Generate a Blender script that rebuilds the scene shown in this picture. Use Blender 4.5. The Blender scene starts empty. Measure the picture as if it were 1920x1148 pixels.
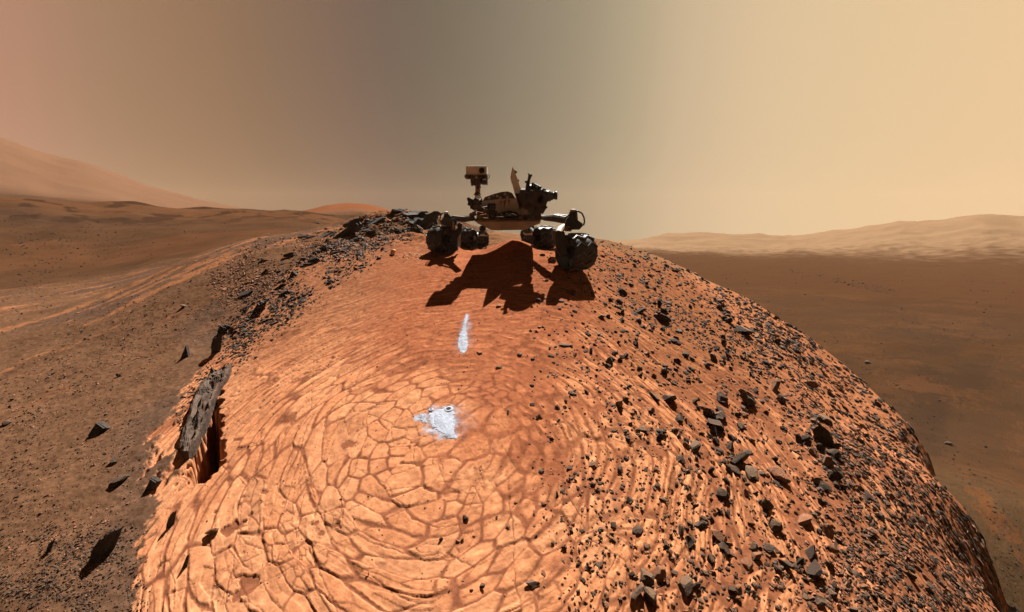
import bpy, bmesh, math, random
import numpy as np
from mathutils import Vector, Matrix

# ------------------------------------------------------------------ camera, sky, sun, exposure
F = 800.0                       # focal length in pixels of a 1920-pixel-wide frame
PITCH = math.atan(139.0/F)
CP, SP = math.cos(PITCH), math.sin(PITCH)
sc = bpy.context.scene
col = sc.collection
cam_d = bpy.data.cameras.new('camera'); cam = bpy.data.objects.new('camera', cam_d); col.objects.link(cam)
cam_d.sensor_width = 36.0; cam_d.lens = 36.0*F/1920.0
cam_d.clip_start = 0.05; cam_d.clip_end = 6000
cam.location = (0, 0, 0); cam.rotation_euler = (math.radians(90)-PITCH, 0, 0)
sc.camera = cam
sc.view_settings.view_transform = 'Standard'; sc.view_settings.look = 'None'
sc.view_settings.gamma = 1.0; sc.view_settings.use_curve_mapping = False
sc.view_settings.exposure = 1.6

SUN_AZ, SUN_EL = 13.0, 49.0     # azimuth clockwise from the view direction
sun_d = bpy.data.lights.new('sun', 'SUN'); sun = bpy.data.objects.new('sun', sun_d); col.objects.link(sun)
sun_d.energy = 5.0; sun_d.angle = math.radians(0.5); sun_d.color = (1.0, 0.93, 0.84)
sa, se = math.radians(SUN_AZ), math.radians(SUN_EL)
SUNV = Vector((math.cos(se)*math.sin(sa), math.cos(se)*math.cos(sa), math.sin(se)))
sun.rotation_euler = SUNV.to_track_quat('Z', 'Y').to_euler()

def s2l(c):
    return tuple(((v/255.0)/12.92 if v/255.0 <= 0.04045 else (((v/255.0)+0.055)/1.055)**2.4) for v in c)

world = bpy.data.worlds.new('World'); sc.world = world; world.use_nodes = True
wn = world.node_tree; wn.nodes.clear()
def N(nt, t, **k):
    n = nt.nodes.new(t)
    for a, b in k.items(): setattr(n, a, b)
    return n
def L(nt, a, b): nt.links.new(a, b)
wo = N(wn, 'ShaderNodeOutputWorld'); bg = N(wn, 'ShaderNodeBackground'); tc = N(wn, 'ShaderNodeTexCoord')
sep = N(wn, 'ShaderNodeSeparateXYZ'); at2 = N(wn, 'ShaderNodeMath', operation='ARCTAN2')
L(wn, tc.outputs['Generated'], sep.inputs[0]); L(wn, sep.outputs['X'], at2.inputs[0]); L(wn, sep.outputs['Y'], at2.inputs[1])
mr = N(wn, 'ShaderNodeMapRange'); mr.inputs['From Min'].default_value = -math.pi; mr.inputs['From Max'].default_value = math.pi
L(wn, at2.outputs[0], mr.inputs['Value'])
ramp = N(wn, 'ShaderNodeValToRGB'); L(wn, mr.outputs[0], ramp.inputs[0])
SKYPX = [(0, (192, 142, 117)), (150, (182, 136, 112)), (300, (162, 128, 100)), (450, (152, 118, 90)), (560, (140, 112, 88)), (680, (128, 104, 88)), (760, (118, 101, 88)), (850, (120, 108, 90)),
         (960, (136, 125, 106)), (1080, (160, 146, 122)), (1170, (186, 170, 138)), (1230, (204, 180, 148)), (1350, (222, 196, 157)), (1500, (229, 200, 157)), (1700, (234, 201, 157)), (1900, (239, 205, 159))]
HZ = (.035, .025, .014)          # light the dusty air adds in front of the sky
SKY = [(-180, (62, 46, 38)), (-100, (84, 60, 48))]+[(math.degrees(math.atan((p-960)/740.0)), c) for p, c in SKYPX]+[(75, (225, 190, 148)), (115, (90, 68, 54)), (180, (62, 46, 38))]
ramp.color_ramp.interpolation = 'B_SPLINE'
els = ramp.color_ramp.elements
while len(els) > 1: els.remove(els[-1])
for i, (a, c) in enumerate(SKY):
    e = els[0] if i == 0 else els.new((a+180)/360.0)
    e.position = (a+180)/360.0
    e.color = tuple(max(v-h, .01) for v, h in zip(s2l(c), HZ))+(1,)
# sky above the frame is dimmed to weaken ambient light in shadows
mz = N(wn, 'ShaderNodeMapRange'); mz.inputs['From Min'].default_value = 0.46; mz.inputs['From Max'].default_value = 0.75
mz.inputs['To Min'].default_value = 1.0; mz.inputs['To Max'].default_value = 0.22
L(wn, sep.outputs['Z'], mz.inputs['Value'])
mx = N(wn, 'ShaderNodeVectorMath', operation='SCALE'); L(wn, ramp.outputs[0], mx.inputs[0]); L(wn, mz.outputs[0], mx.inputs['Scale'])
L(wn, mx.outputs[0], bg.inputs['Color']); bg.inputs['Strength'].default_value = 2**-1.6
L(wn, bg.outputs[0], wo.inputs['Surface'])

# ------------------------------------------------------------------ numpy noise
def h2(ix, iy, s=0):
    n = (ix.astype(np.int64)*374761393 + iy.astype(np.int64)*668265263 + s*1442695041) & 0xFFFFFFFF
    n = ((n ^ (n >> 13))*1274126177) & 0xFFFFFFFF
    n = (n ^ (n >> 16))
    n = (n*2246822519) & 0xFFFFFFFF
    return ((n ^ (n >> 15)) & 0xFFFFFF)/float(0x1000000)
def perlin(x, y, s=0):
    ix, iy = np.floor(x), np.floor(y); fx, fy = x-ix, y-iy
    u, v = fx*fx*fx*(fx*(fx*6-15)+10), fy*fy*fy*(fy*(fy*6-15)+10)
    def g(dx, dy):
        a = h2(ix+dx, iy+dy, s)*2*np.pi
        return np.cos(a)*(fx-dx)+np.sin(a)*(fy-dy)
    a, b, c, d = g(0, 0), g(1, 0), g(0, 1), g(1, 1)
    return (a+(b-a)*u+((c+(d-c)*u)-(a+(b-a)*u))*v)*1.5
def fbm(x, y, o=4, s=0, gain=.5):
    t = np.zeros_like(x); a = 1.0
    for k in range(o):
        t += a*perlin(x*2**k+k*17.3, y*2**k-k*9.1, s+k); a *= gain
    return t
def voro(x, y, s=0, per=None):
    ix, iy = np.floor(x), np.floor(y)
    f1 = np.full(x.shape, 9.0); f2 = np.full(x.shape, 9.0); cid = np.zeros_like(x)
    for dx in (-1, 0, 1):
        for dy in (-1, 0, 1):
            cx, cy = ix+dx, iy+dy
            hx = np.mod(cx, per) if per else cx
            px, py = cx+.08+.84*h2(hx, cy, s), cy+.08+.84*h2(hx, cy, s+5)
            d = np.hypot(px-x, py-y); c = h2(hx, cy, s+11)
            m = d < f1
            f2 = np.where(m, f1, np.minimum(f2, d)); cid = np.where(m, c, cid); f1 = np.where(m, d, f1)
    return f1, f2, cid
def ss(a, b, x):
    t = np.clip((x-a)/(b-a), 0, 1); return t*t*(3-2*t)

# ------------------------------------------------------------------ the lie of the land: thin-plate spline through surveyed points
def ray(px, py):
    cx, cy = (px-960.0)/F, -(py-574.0)/F
    return cx, CP+SP*cy, -SP+CP*cy
CPTS = []
def c_y(px, py, y):
    a, b, c = ray(px, py); CPTS.append((a/b*y, y, c/b*y))
def c_r(px, py, r):
    a, b, c = ray(px, py); q = math.hypot(a, b); CPTS.append((a/q*r, b/q*r, c/q*r))
def c_p(x, y, z): CPTS.append((x, y, z))
for y in (.3, 1.2, 2.2, 3.2, 4.2, 5.2, 6.2, 7.2, 8.0):
    for x in (-2.4, -1.2, 0, 1.2, 2.4):
        if abs(x) > 2 and y > 6.5: continue
        c_p(x, y, -.45-.3*(7-y)-(.075 if x > 0 else .035)*x*x)
for x, y in ((3.0, 1.4), (3.2, 2.3), (4.2, 2.5), (3.2, 3.4), (4.3, 3.6), (3.3, 4.6), (4.6, 4.8), (3.5, 5.8), (5.0, 6.0)): c_p(x, y, -.45-.3*(7-y)-float(np.interp(x/y, [.55, .69, .87, 1.05, 1.23, 1.32, 2.2], [.067, .063, .066, .075, .082, .090, .096]))*x*x)
c_p(-.3, 9.2, -.24); c_p(.6, 9.2, -.27)
for px, py, y in ((950, 438, 10.6), (880, 424, 10.2), (1030, 443, 10.8)): c_y(px, py, y)
for px, py, y in ((1080, 507, 6.45), (830, 476, 7.75), (877, 467, 8.4), (902, 464, 9.2), (1021, 468, 8.0), (992, 462, 9.1), (950, 485, 7.4)): c_y(px, py, y)
SIL = [(1110, 447, 11), (1200, 466, 10.5), (1300, 511, 9.5), (1400, 562, 8.7), (1500, 622, 8.0), (1620, 722, 7.2), (1740, 852, 5.7), (1840, 1002, 4.2), (1870, 1148, 3.5)]
SILP = []
for px, py, y in SIL:
    a, b, c = ray(px, py); q = math.hypot(a, b)/b*y; t = c/math.hypot(a, b); ux, uy = a/math.hypot(a, b), b/math.hypot(a, b)
    SILP.append((ux*q, uy*q))
    for dr, dz in ((-.9, -.10), (0, 0), (1.0, -.30), (2.4, -1.5)) if py < 700 else ((0, -.01), (2.2, -1.1)):
        c_p(ux*(q+dr), uy*(q+dr), t*(q+dr)+dz)
for az in (14, 24, 34, 44, 54, 70, 90):
    s, c = math.sin(math.radians(az)), math.cos(math.radians(az))
    for r, z in ((17, -7.2), (24, -9.4), (45, -10.2), (110, -10.4), (190, -10.2), (228, -9.6)):
        if az < 30: r = r*1.35 if r < 40 else r
        c_p(s*r, c*r, z*(.8 if az < 20 else 1))
for px, py in ((1145, 452), (1250, 440), (1320, 437), (1420, 440), (1550, 436), (1640, 423), (1700, 418), (1760, 416), (1850, 403), (1920, 408), (2050, 400)):
    c_r(px, py, 400); c_r(px, py+24, 310); c_r(px, py+8, 480)
# left: crest beside the rover, shoulder, slope, valley, ridge, hills
for px, py, y in ((740, 399, 10), (690, 405, 10), (800, 408, 9.8), (640, 424, 9.8), (560, 436, 9.8), (480, 446, 9.8), (700, 450, 8.4), (620, 480, 7.6),
                  (620, 480, 7.6)): c_y(px, py, y)
for px, py in ((430, 620), (345, 760), (300, 900), (300, 1148), (150, 1148), (0, 1148), (-60, 1300), (150, 900), (0, 900), (0, 760), (150, 760), (170, 640), (300, 640), (0, 640), (0, 590)):
    a, b, c = ray(px, py); a, c = a/b, c/b      # the left slope keeps the tilt of the dome face and leans gently outwards
    y = (-2.865+.57+.03*0)/(c-.3+.19*a*-1*-1) if a*3 < -3 else 4.0
    for _ in range(60):
        x = a*y; p = -.45-.3*(7-y)-(.035*x*x if x > -3 else .315+.19*(-3-x)); y = max(.5, min(14, y+.6*(c*y-p)/(.3-c)))
    c_p(a*y, y, c*y)
for px, py, r in ((740, 430, 14), (560, 456, 15), 
                  (0, 545, 21), (200, 545, 15), (320, 500, 13.5), (430, 468, 15), (0, 540, 25), (200, 480, 32), (400, 440, 32), (550, 425, 36), (0, 450, 42),
                  (150, 435, 44), (300, 425, 46), (450, 418, 48), (0, 395, 58), (100, 400, 58), (180, 402, 60), (300, 405, 60)): c_r(px, py, r)
for px, py in ((0, 372), (80, 376), (160, 383), (250, 381), (300, 389), (400, 392), (480, 397), (570, 399), (640, 408)):
    c_r(px, py, 74); c_r(px, py+6, 84)
for px, py in ((560, 400), (610, 387), (660, 383), (700, 387), (740, 402)): c_r(px, py, 112)
for px, py in ((-150, 235), (0, 268), (50, 283), (100, 300), (150, 309), (200, 325), (260, 347), (340, 368), (430, 388), (560, 405), (700, 415), (850, 425), (1000, 440)):
    c_r(px, py, 135) if px < 520 else None; c_r(px, .5*py+.5*415, 104) if px < 520 else None; c_r(px, py+14, 200)
for r, z in ((15, -1.2), (24, -3.5), (45, -6), (100, -7), (200, -7)):
    for az in (-6, 4): c_p(math.sin(math.radians(az))*r, math.cos(math.radians(az))*r, z)
for az in (130, 180, -130):
    s, c = math.sin(math.radians(az)), math.cos(math.radians(az))
    for r, z in ((3, -2.6), (8, -4), (30, -6), (120, -7), (500, -4)): c_p(s*r, c*r, z)
for r, z in ((8, -4), (30, -5.5), (110, 0), (500, 2)): c_p(-r, 0, z)
CPTS = np.array(CPTS)
def warp(x, y):
    r = np.hypot(x, y)+1e-9; k = np.arcsinh(r/4.0)/r
    return x*k, y*k, r
def wz(z, r): return z/(r+4.0)
_a, _b, _r = warp(CPTS[:, 0], CPTS[:, 1])
_n = len(_a)
def U(d2): return .5*d2*np.log(d2+1e-12)
_K = U((_a[:, None]-_a[None])**2+(_b[:, None]-_b[None])**2)+np.eye(_n)*2e-4
_P = np.stack([np.ones(_n), _a, _b], 1)
_A = np.block([[_K, _P], [_P.T, np.zeros((3, 3))]])
_W = np.linalg.solve(_A, np.concatenate([wz(CPTS[:, 2], _r), np.zeros(3)]))
def base_h(x, y):
    a, b, r = warp(x, y)
    out = _W[_n]+_W[_n+1]*a+_W[_n+2]*b
    for i in range(_n):
        out = out+_W[i]*U((a-_a[i])**2+(b-_b[i])**2)
    return out*(r+4.0)

# ------------------------------------------------------------------ the ground sheet (polar grid, finer where the ground is near)
AZ = np.concatenate([np.linspace(-180, -62, 60, endpoint=False), np.degrees(np.arctan(np.linspace(math.tan(math.radians(-62)), math.tan(math.radians(62)), 1500))), np.linspace(62, 180, 61)[1:-1]])
RR = np.concatenate([np.geomspace(.25, 1.4, 60, endpoint=False), np.geomspace(1.4, 14, 820, endpoint=False), np.geomspace(14, 500, 420), np.geomspace(520, 650, 6)])
NA, NR = len(AZ), len(RR)
# coarse base, then interpolated
cAZ = np.concatenate([AZ[:60:3], AZ[60:-60:6], AZ[-60::3], [180.0]]); cRR = np.concatenate([RR[::4], [RR[-1]]])
gx = cRR[:, None]*np.sin(np.radians(cAZ))[None]; gy = cRR[:, None]*np.cos(np.radians(cAZ))[None]
cZ = base_h(gx, gy)
cZ[:, -1] = cZ[:, 0]
def interp2(Zc, r, az):
    lr = np.log(r); i = np.clip(np.searchsorted(cRR, r)-1, 0, len(cRR)-2); j = np.clip(np.searchsorted(cAZ, az)-1, 0, len(cAZ)-2)
    u = (lr-np.log(cRR[i]))/(np.log(cRR[i+1])-np.log(cRR[i])+1e-12); v = (az-cAZ[j])/(cAZ[j+1]-cAZ[j]+1e-12)
    u, v = np.clip(u, 0, 1), np.clip(v, 0, 1)
    return (Zc[i, j]*(1-u)+Zc[i+1, j]*u)*(1-v)+(Zc[i, j+1]*(1-u)+Zc[i+1, j+1]*u)*v
def hit(Zg, rr, azs, px, py):
    """first point where the sight line through (px,py) meets the ground grid -> x, y, z arrays"""
    px, py = np.atleast_1d(np.asarray(px, float)), np.atleast_1d(np.asarray(py, float))
    cx, cy = (px-960)/F, -(py-574)/F
    dx, dy, dz = cx, CP+SP*cy, -SP+CP*cy
    q = np.hypot(dx, dy); t = dz/q; az = np.degrees(np.arctan2(dx, dy))
    j = np.clip(np.searchsorted(azs, az)-1, 0, len(azs)-2); v = (az-azs[j])/(azs[j+1]-azs[j])
    ox, oy, oz = [], [], []
    for k in range(len(px)):
        zc = Zg[:, j[k]]*(1-v[k])+Zg[:, j[k]+1]*v[k]
        d = t[k]*rr-zc
        m = (d <= 0) & (rr > 1.0)
        if not m.any(): ox.append(np.nan); oy.append(np.nan); oz.append(np.nan); continue
        i = int(np.argmax(m)); i = max(i, 1)
        w = d[i-1]/(d[i-1]-d[i]+1e-9); w = min(max(w, 0), 1)
        r = rr[i-1]+(rr[i]-rr[i-1])*w
        ox.append(r*dx[k]/q[k]); oy.append(r*dy[k]/q[k]); oz.append(r*t[k])
    return np.array(ox), np.array(oy), np.array(oz)
def base_hit(px, py): return hit(cZ, cRR, cAZ, px, py)

R2, A2 = np.meshgrid(RR, AZ, indexing='ij')
X = (R2*np.sin(np.radians(A2))).ravel(); Y = (R2*np.cos(np.radians(A2))).ravel(); R = R2.ravel()
Z = interp2(cZ, R2.ravel(), A2.ravel())

def poly_plan(pts):
    p = np.array(pts, float); x, y, z = base_hit(p[:, 0], p[:, 1]); return list(zip(x, y))
def sdf(x, y, poly):
    """signed distance in plan, positive inside"""
    d = np.full(x.shape, 1e9); ins = np.zeros(x.shape, bool); n = len(poly)
    for i in range(n):
        ax, ay = poly[i]; bx, by = poly[(i+1) % n]
        ex, ey = bx-ax, by-ay; t = np.clip(((x-ax)*ex+(y-ay)*ey)/(ex*ex+ey*ey+1e-12), 0, 1)
        d = np.minimum(d, np.hypot(x-ax-t*ex, y-ay-t*ey))
        if ay != by:
            c = ((ay > y) != (by > y)) & (x < (bx-ax)*(y-ay)/(by-ay)+ax); ins ^= c
    return np.where(ins, d, -d)

K_ALB = 1.0/1.43
def alb(c, k=1.0): return np.array(s2l(c))*K_ALB*k

DOME = poly_plan([(285, 1140), (288, 950), (308, 850), (340, 760), (398, 680), (440, 600), (510, 530), (600, 478), (690, 440), (790, 428), (860, 440)])
DOME = DOME+[(0, 11)]+[(x*1.02+.05, y*1.02) for x, y in SILP]+[(3.6, 1.0), (2.5, -1.5), (-2, -1.5), (-2.6, 1.0)]
SAND = poly_plan([(640, 520), (700, 462), (800, 462), (900, 445), (1020, 452), (1110, 470), (1120, 540), (1085, 640), (1070, 760), (1045, 880), (960, 890), (905, 850), (872, 760), (868, 700), (740, 700), (690, 640), (720, 560)])
PIT = poly_plan([(398, 738), (411, 735), (413, 800), (418, 850), (412, 880), (380, 902), (362, 900), (352, 862), (374, 820), (388, 780)])
CX0, CY0, _ = [float(v[0]) for v in base_hit(850, 815)]

near = R < 26
xn, yn, rn = X[near], Y[near], R[near]
sd_dome = sdf(xn, yn, DOME)+.22*fbm(xn*1.3, yn*1.3, 4, 40)
sd_sand = sdf(xn, yn, SAND)
dm = ss(-.02, .03, sd_dome+.10*fbm(xn*7, yn*3.5, 4, 43, .7))                         # 1 on bedrock dome
ddx, ddy = xn-CX0, yn-CY0
wx = .13*fbm(xn*.8, yn*.8, 2, 70); wy = .13*fbm(xn*.8+9, yn*.8, 2, 77)
ddx, ddy = ddx+wx, ddy+wy
rad = np.hypot(ddx, ddy*1.0)
th = np.arctan2(ddx, -ddy)                          # seam lies towards the rover
RC = (rad+rad*rad/9.0)/.135
NCE = 22
th = th+.16*perlin(xn*1.3, yn*1.3, 91)
tu = th/(2*np.pi)*NCE+.35*h2(np.floor(RC*.5), np.zeros_like(RC), 7)*0+.13*RC
jit = .05*fbm(ddx*4.3, ddy*4.3, 5, 12, .7)
f1a, f2a, ida = voro(tu+.0+jit*.25/np.maximum(rad, .5), RC+jit*1.1, 3, NCE)
fo1, fo2, ido = voro(th/(2*np.pi)*38+.2*RC+jit*.25/np.maximum(rad, .5), RC*1.15+jit*1.1, 203, 38)
outer = (rad+.5*perlin(xn*1.1, yn*1.1, 19)) > 1.9
f1a = np.where(outer, fo1, f1a); f2a = np.where(outer, fo2, f2a); ida = np.where(outer, ido, ida)
f1b, f2b, idb = voro(ddx/.29+jit, ddy/.24+jit, 23)
cen = ss(.38, .5, rad+.25*perlin(xn*2, yn*2, 9))
ea = (f2a-f1a); eb = (f2b-f1b)
edge = np.where(cen > .5, ea*np.clip(.16/(1+rad/4.0), .06, .16), eb*.22)      # metres-ish
cid = np.where(cen > .5, ida, idb)
# finer shards
f1c, f2c, idc = voro(th/(2*np.pi)*50+jit+.15*RC, RC*2.4+jit*2.2, 51, 50)
ec = (f2c-f1c)*np.clip(.13/(1+rad/1.1), .03, .13)
# tangential lineation
lin = fbm(th*6.0+3*jit, rad*24+6*jit, 4, 91)
fine = fbm(xn*14, yn*14, 3, 31); med = fbm(xn*2.6, yn*2.6, 4, 33); low = fbm(xn*.8, yn*.8, 3, 35)
right = ss(-.2, 2.1, xn-CX0-.1*(yn-CY0)+.5*fbm(xn*1.2, yn*1.2, 3, 36)) ; left = ss(.3, 1.9, CX0-xn)
flank = ss(1.0, 3.0, xn)
# sand fill
cover = .20*med+.10*low+.05*fine
sandbias = ss(-.50, .40, sd_sand+.30*fbm(xn*3, yn*3, 3, 62))
dusty = ss(3.5, 5.6, yn+.5*low)*(1-sandbias)
wsand = .007+.006*right+.020*med+.014*np.abs(low)+.05*sandbias+.03*flank*(.5+med)
seam = 1-ss(wsand*.35, wsand*1.15+.006, edge)
pcov = fbm(th*4.5, rad*6.0, 3, 66)
patch = ss(.13, .30, .04*ss(.5, 1.6, rad)+ cover*(1-.6*right)+.42*right*pcov+.03+.05*right+.05*dusty+.16*sandbias-.04*left+.14*flank-.03+.10*lin*right)
sand_amt = np.maximum(seam, patch)
shard_on = ss(.68, .9, (cid*7.3) % 1.0+.3*low)
thin = (1-ss(.003, .009, ec))*np.maximum(shard_on, right*.8)*(1-.6*sandbias)*ss(.5, .9, rad)
# heights
tilt = (f1a*np.sin(cid*40))*.004
slab_h = .005+.010*(cid-.5)+tilt+.003*((idc-.5)*2)*ss(.7, 1.2, rad)+.0016*lin*(1+4*right)+.004*med+.006*right*lin
slab_h = slab_h*(1-.5*sandbias)
sand_h = .004*med+.0015*fine+.008*sandbias+.006*right*med
q1 = voro(xn*.85+.25*jit, yn*1.15+.2*xn, 701); q2 = voro(xn*1.3-.5*yn+31, yn*.7+.4*xn, 709); q3 = voro(th/(2*np.pi)*7, RC*.45+jit, 713, 7)
lc1 = (q1[1]-q1[0])*.6+.012*np.abs(med); lc2 = (q2[1]-q2[0])*.6+.05*(q2[2] > .5); lc3 = (q3[1]-q3[0])*.4
lgrad = .005+.010*np.abs(low)
lcr = np.maximum(np.maximum(1-ss(.3, 1.0, lc1/lgrad), (1-ss(.3, 1.0, lc2/lgrad))*.8), (1-ss(.3, 1.0, lc3/lgrad)))*(1-.5*sandbias)
linc = ss(.30, .48, -lin)*right*(1-sand_amt)
hgt = slab_h*(1-sand_amt)+sand_h*sand_amt-.002*thin*(1-sand_amt)-.0045*lcr*(1-sand_amt)-.004*linc
# small pits in the slabs
f1p, f2p, idp = voro(xn*9, yn*9, 88)
pit = (idp > .80)*(1-ss(.07, .16, f1p))*(1-sand_amt)*left
hgt = hgt-.012*pit
# left and outer slopes
out_h = .045*fbm(xn*.45, yn*.45, 3, 120)+.009*fbm(xn*3.2, yn*3.2, 3, 121)+.005*fine
h = hgt*dm+out_h*(1-dm)
h += .035*fbm(xn*.9, yn*.9, 4, 151)*ss(.8, 3, xn)
crest = np.exp(-((xn+2.3)**2/3.5+(yn-9.6)**2/1.6))
h += crest*.10*fbm(xn*2.5, yn*4, 4, 140)
h += -1.1*ss(-.02, .07, sdf(xn, yn, PIT)+.05*fbm(xn*9, yn*9, 3, 153))
fade = 1-ss(20, 26, rn)
Zn = Z[near]+h*fade
# farther relief
Zf = np.zeros_like(Z)
for k, lam in enumerate((1.2, 2.5, 5, 11, 24, 50, 110)):
    wgt = ss(3.0, 7.0, R/lam)*(1-ss(60, 160, R/lam))*ss(9, 16, R)
    m = wgt > 0
    nz = np.zeros_like(Z); nz[m] = perlin(X[m]/lam+3.1*k, Y[m]/lam, 200+k)
    if k >= 3: nz[m] = .5-1.5*np.abs(nz[m])
    Zf += lam*(.035 if k < 3 else .040)*wgt*nz*np.where((X > 0) & (R < 235), np.where(lam > 8, .35, .8), np.where((X < 0) & (R > 96), .5, 1.0))
Z[near] = Zn
Z = Z+Zf

# ---- colour
C = np.zeros((len(Z), 3))
az_all = np.degrees(np.arctan2(X, Y))
# far
grit = fbm(X*.9, Y*.9, 4, 311, .7)*ss(10, 16, R)*(1-ss(60, 90, R))+fbm(X*.28, Y*.28, 3, 312, .7)*ss(30, 50, R)
m = fbm(X*.05, Y*.05, 4, 300)+.55*grit; st = fbm(X*.012+m*.15, Y*.05, 4, 305); bandn = fbm(X*.22, Y*.22, 3, 309)
leftf = 1-ss(-8, 6, az_all)
cL = alb((118, 84, 60))[None]*(1+.18*m[:, None]); cLd = alb((98, 72, 58)); cLp = alb((150, 100, 68))
t1 = ss(.05, .5, st)[:, None]; t2 = ss(.10, .6, -st+.3*bandn)[:, None]
cL = cL*(1-t1*.7)+cLd*t1*.7; cL = cL*(1-t2*.5)+cLp*t2*.5
cR = alb((124, 92, 66))[None]*(1+.12*m[:, None]); cR = cR*(1-t1*.6)+alb((112, 88, 70))*t1*.6
sk = fbm(R*.10+.8*m, az_all*.10, 4, 350); sk2 = fbm(R*.35+m, az_all*.12, 3, 352)
k1 = (ss(.12, .45, sk)*(1-ss(90, 140, R)))[:, None]; cR = cR*(1-.45*k1)+alb((84, 70, 60))*.45*k1
k2 = (ss(.25, .5, sk2)*(1-ss(100, 150, R)))[:, None]; cR = cR*(1-.3*k2)+alb((170, 118, 82))*.3*k2
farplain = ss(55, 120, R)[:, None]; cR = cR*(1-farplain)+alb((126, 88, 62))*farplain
mount = ss(195, 300, R+30*bandn)[:, None]; cR = cR*(1-mount)+alb((214, 168, 126))*np.array([1.15, 1.35, 1.6])*mount  # distance haze painted into the paler mountain colour
mountl = ss(90, 104, R)[:, None]; cL = cL*(1-mountl)+alb((176, 132, 104))*.95*mountl  # left mountain paled the same way, its haze put into the colour
hil = (ss(96, 104, R)*(1-ss(125, 132, R))*ss(-33, -30, az_all)*(1-ss(-13, -9, az_all)))[:, None]; cL = cL*(1-hil)+alb((168, 104, 70))*1.15*hil
# thin dark ledges across the far ridges
ledge = ss(.10, .30, fbm(az_all*.35, R*.16, 4, 333)-.25*np.abs(bandn))*ss(40, 60, R)*(1-ss(80, 100, R))
cL = cL*(1-.65*ledge[:, None])+alb((60, 44, 36))*.65*ledge[:, None]
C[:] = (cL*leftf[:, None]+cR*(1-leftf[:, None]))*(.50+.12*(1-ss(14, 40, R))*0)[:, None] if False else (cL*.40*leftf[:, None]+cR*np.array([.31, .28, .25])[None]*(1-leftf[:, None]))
# near outside dome
lsl = alb((100, 72, 53)); lgrey = alb((84, 66, 56)); lpale = alb((158, 104, 70))
d45 = (xn+yn)*.7071; o45 = (xn-yn)*.7071
streak = fbm(d45*.35, o45*1.6, 4, 410)
patn = fbm(xn*.28+4, yn*.28, 3, 415)
cn = lsl[None]*(1+.20*fbm(xn*2, yn*2, 3, 420)[:, None]+.10*fine[:, None])
k = ss(.0, .5, patn)[:, None]; cn = cn*(1-.6*k)+lgrey*.6*k
k = (ss(.18, .60, streak*.75+.25*patn+.35*fbm(xn*3, yn*3, 4, 425, .7)+.3*fbm(xn*.5, yn*.5, 2, 427))*ss(6, 10, rn))[:, None]; cn = cn*(1-.6*k)+lpale*.6*k
rightn = ss(-.5, 1.5, xn)[:, None]
cr_ = alb((112, 92, 70))[None]*(1+.16*fbm(xn*1.5, yn*1.5, 4, 430)[:, None]+.12*fine[:, None])
k = ss(.25, .6, streak)[:, None]; cr_ = cr_*(1-.5*k)+alb((150, 100, 62))*.5*k
for pl, wd in (([(1400, 585), (1520, 640), (1640, 700), (1780, 780), (1919, 890)], .30), ([(1650, 720), (1760, 830), (1860, 960), (1915, 1050)], .12)):
    pp = poly_plan(pl); dmin = np.full(xn.shape, 1e9)
    for (ax, ay), (bx, by) in zip(pp, pp[1:]):
        ex, ey = bx-ax, by-ay; t_ = np.clip(((xn-ax)*ex+(yn-ay)*ey)/(ex*ex+ey*ey), 0, 1); dmin = np.minimum(dmin, np.hypot(xn-ax-t_*ex, yn-ay-t_*ey))
    k = ((1-ss(wd*.3, wd*1.6, dmin+.5*fbm(xn*.7, yn*.7, 4, 71)))*(.5+fine))[:, None].clip(0, 1)*.75
    cr_ = cr_*(1-k)+alb((180, 122, 82))*.6*k
cn = cn*(1-rightn)+cr_*np.array([.40, .34, .29])[None]*rightn
lift_ = (ss(.5, 2.5, -xn)*(1-ss(9, 16, rn)))[:, None]; cn = cn*(1+.15*lift_)  # colour brightened to make up for weak sunlight on the left slope
# crest behind the rover and right back slope: grey brown rubble
# dome
slab = alb((207, 143, 103)); slab2 = alb((190, 122, 83)); slabR = alb((204, 136, 92)); sandc = alb((146, 92, 66)); sandr = alb((160, 94, 64)); crackc = alb((104, 62, 43))
cs = slab[None]*(1-sandbias[:, None]*.0)
v = np.clip(.5+.45*np.sin(cid*57)+.5*med+.4*low, 0, 1)[:, None]
cs = slab*(1-v*.55)+slab2*v*.55
cs = cs*(1-right[:, None]*.5)+slabR*right[:, None]*.5
cs = cs*(1+.16*(((cid*31.7) % 1.0)-.5))[:, None]*(.93+.16*(idc[:, None]-.5)+.16*fine[:, None]+.16*med[:, None]+(.08+.10*right[:, None])*lin[:, None])
cs = cs*(1-sandbias[:, None]*.55)+sandr*1.08*sandbias[:, None]*.55
sn = sandc*(1+.12*med[:, None]+.10*fine[:, None]); sn = sn*(1-sandbias[:, None]*.6)+sandr*(1+.10*med[:, None])*sandbias[:, None]*.6
urf = (ss(.6, 2.0, xn)*ss(3.5, 5.5, yn))[:, None]; sn = sn*(1-urf)+alb((140, 92, 64))*(1+.15*med[:, None])*urf
grey = (right*.35)[:, None]; sn = sn*(1-grey)+alb((128, 80, 50))*grey
cs = cs*(1-.12*urf)*(1-np.array([.20, .24, .26])[None]*dusty[:, None])*(1-np.array([.10, .12, .14])[None]*sandbias[:, None])
cd = cs*(1-sand_amt[:, None])+sn*sand_amt[:, None]
tk = (thin*(1-sand_amt)*.7+pit*.5)[:, None]; cd = cd*(1-tk)+crackc*tk
ek = ((1-ss(.002, .009, edge-wsand*.30))*(ss(-.1, .4, fine+med)))[:, None]*.6
cd = cd*(1-ek)+crackc*ek
lk = np.clip(.75*lcr+.65*linc, 0, .85)[:, None]; cd = cd*(1-lk)+crackc*lk
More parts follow.
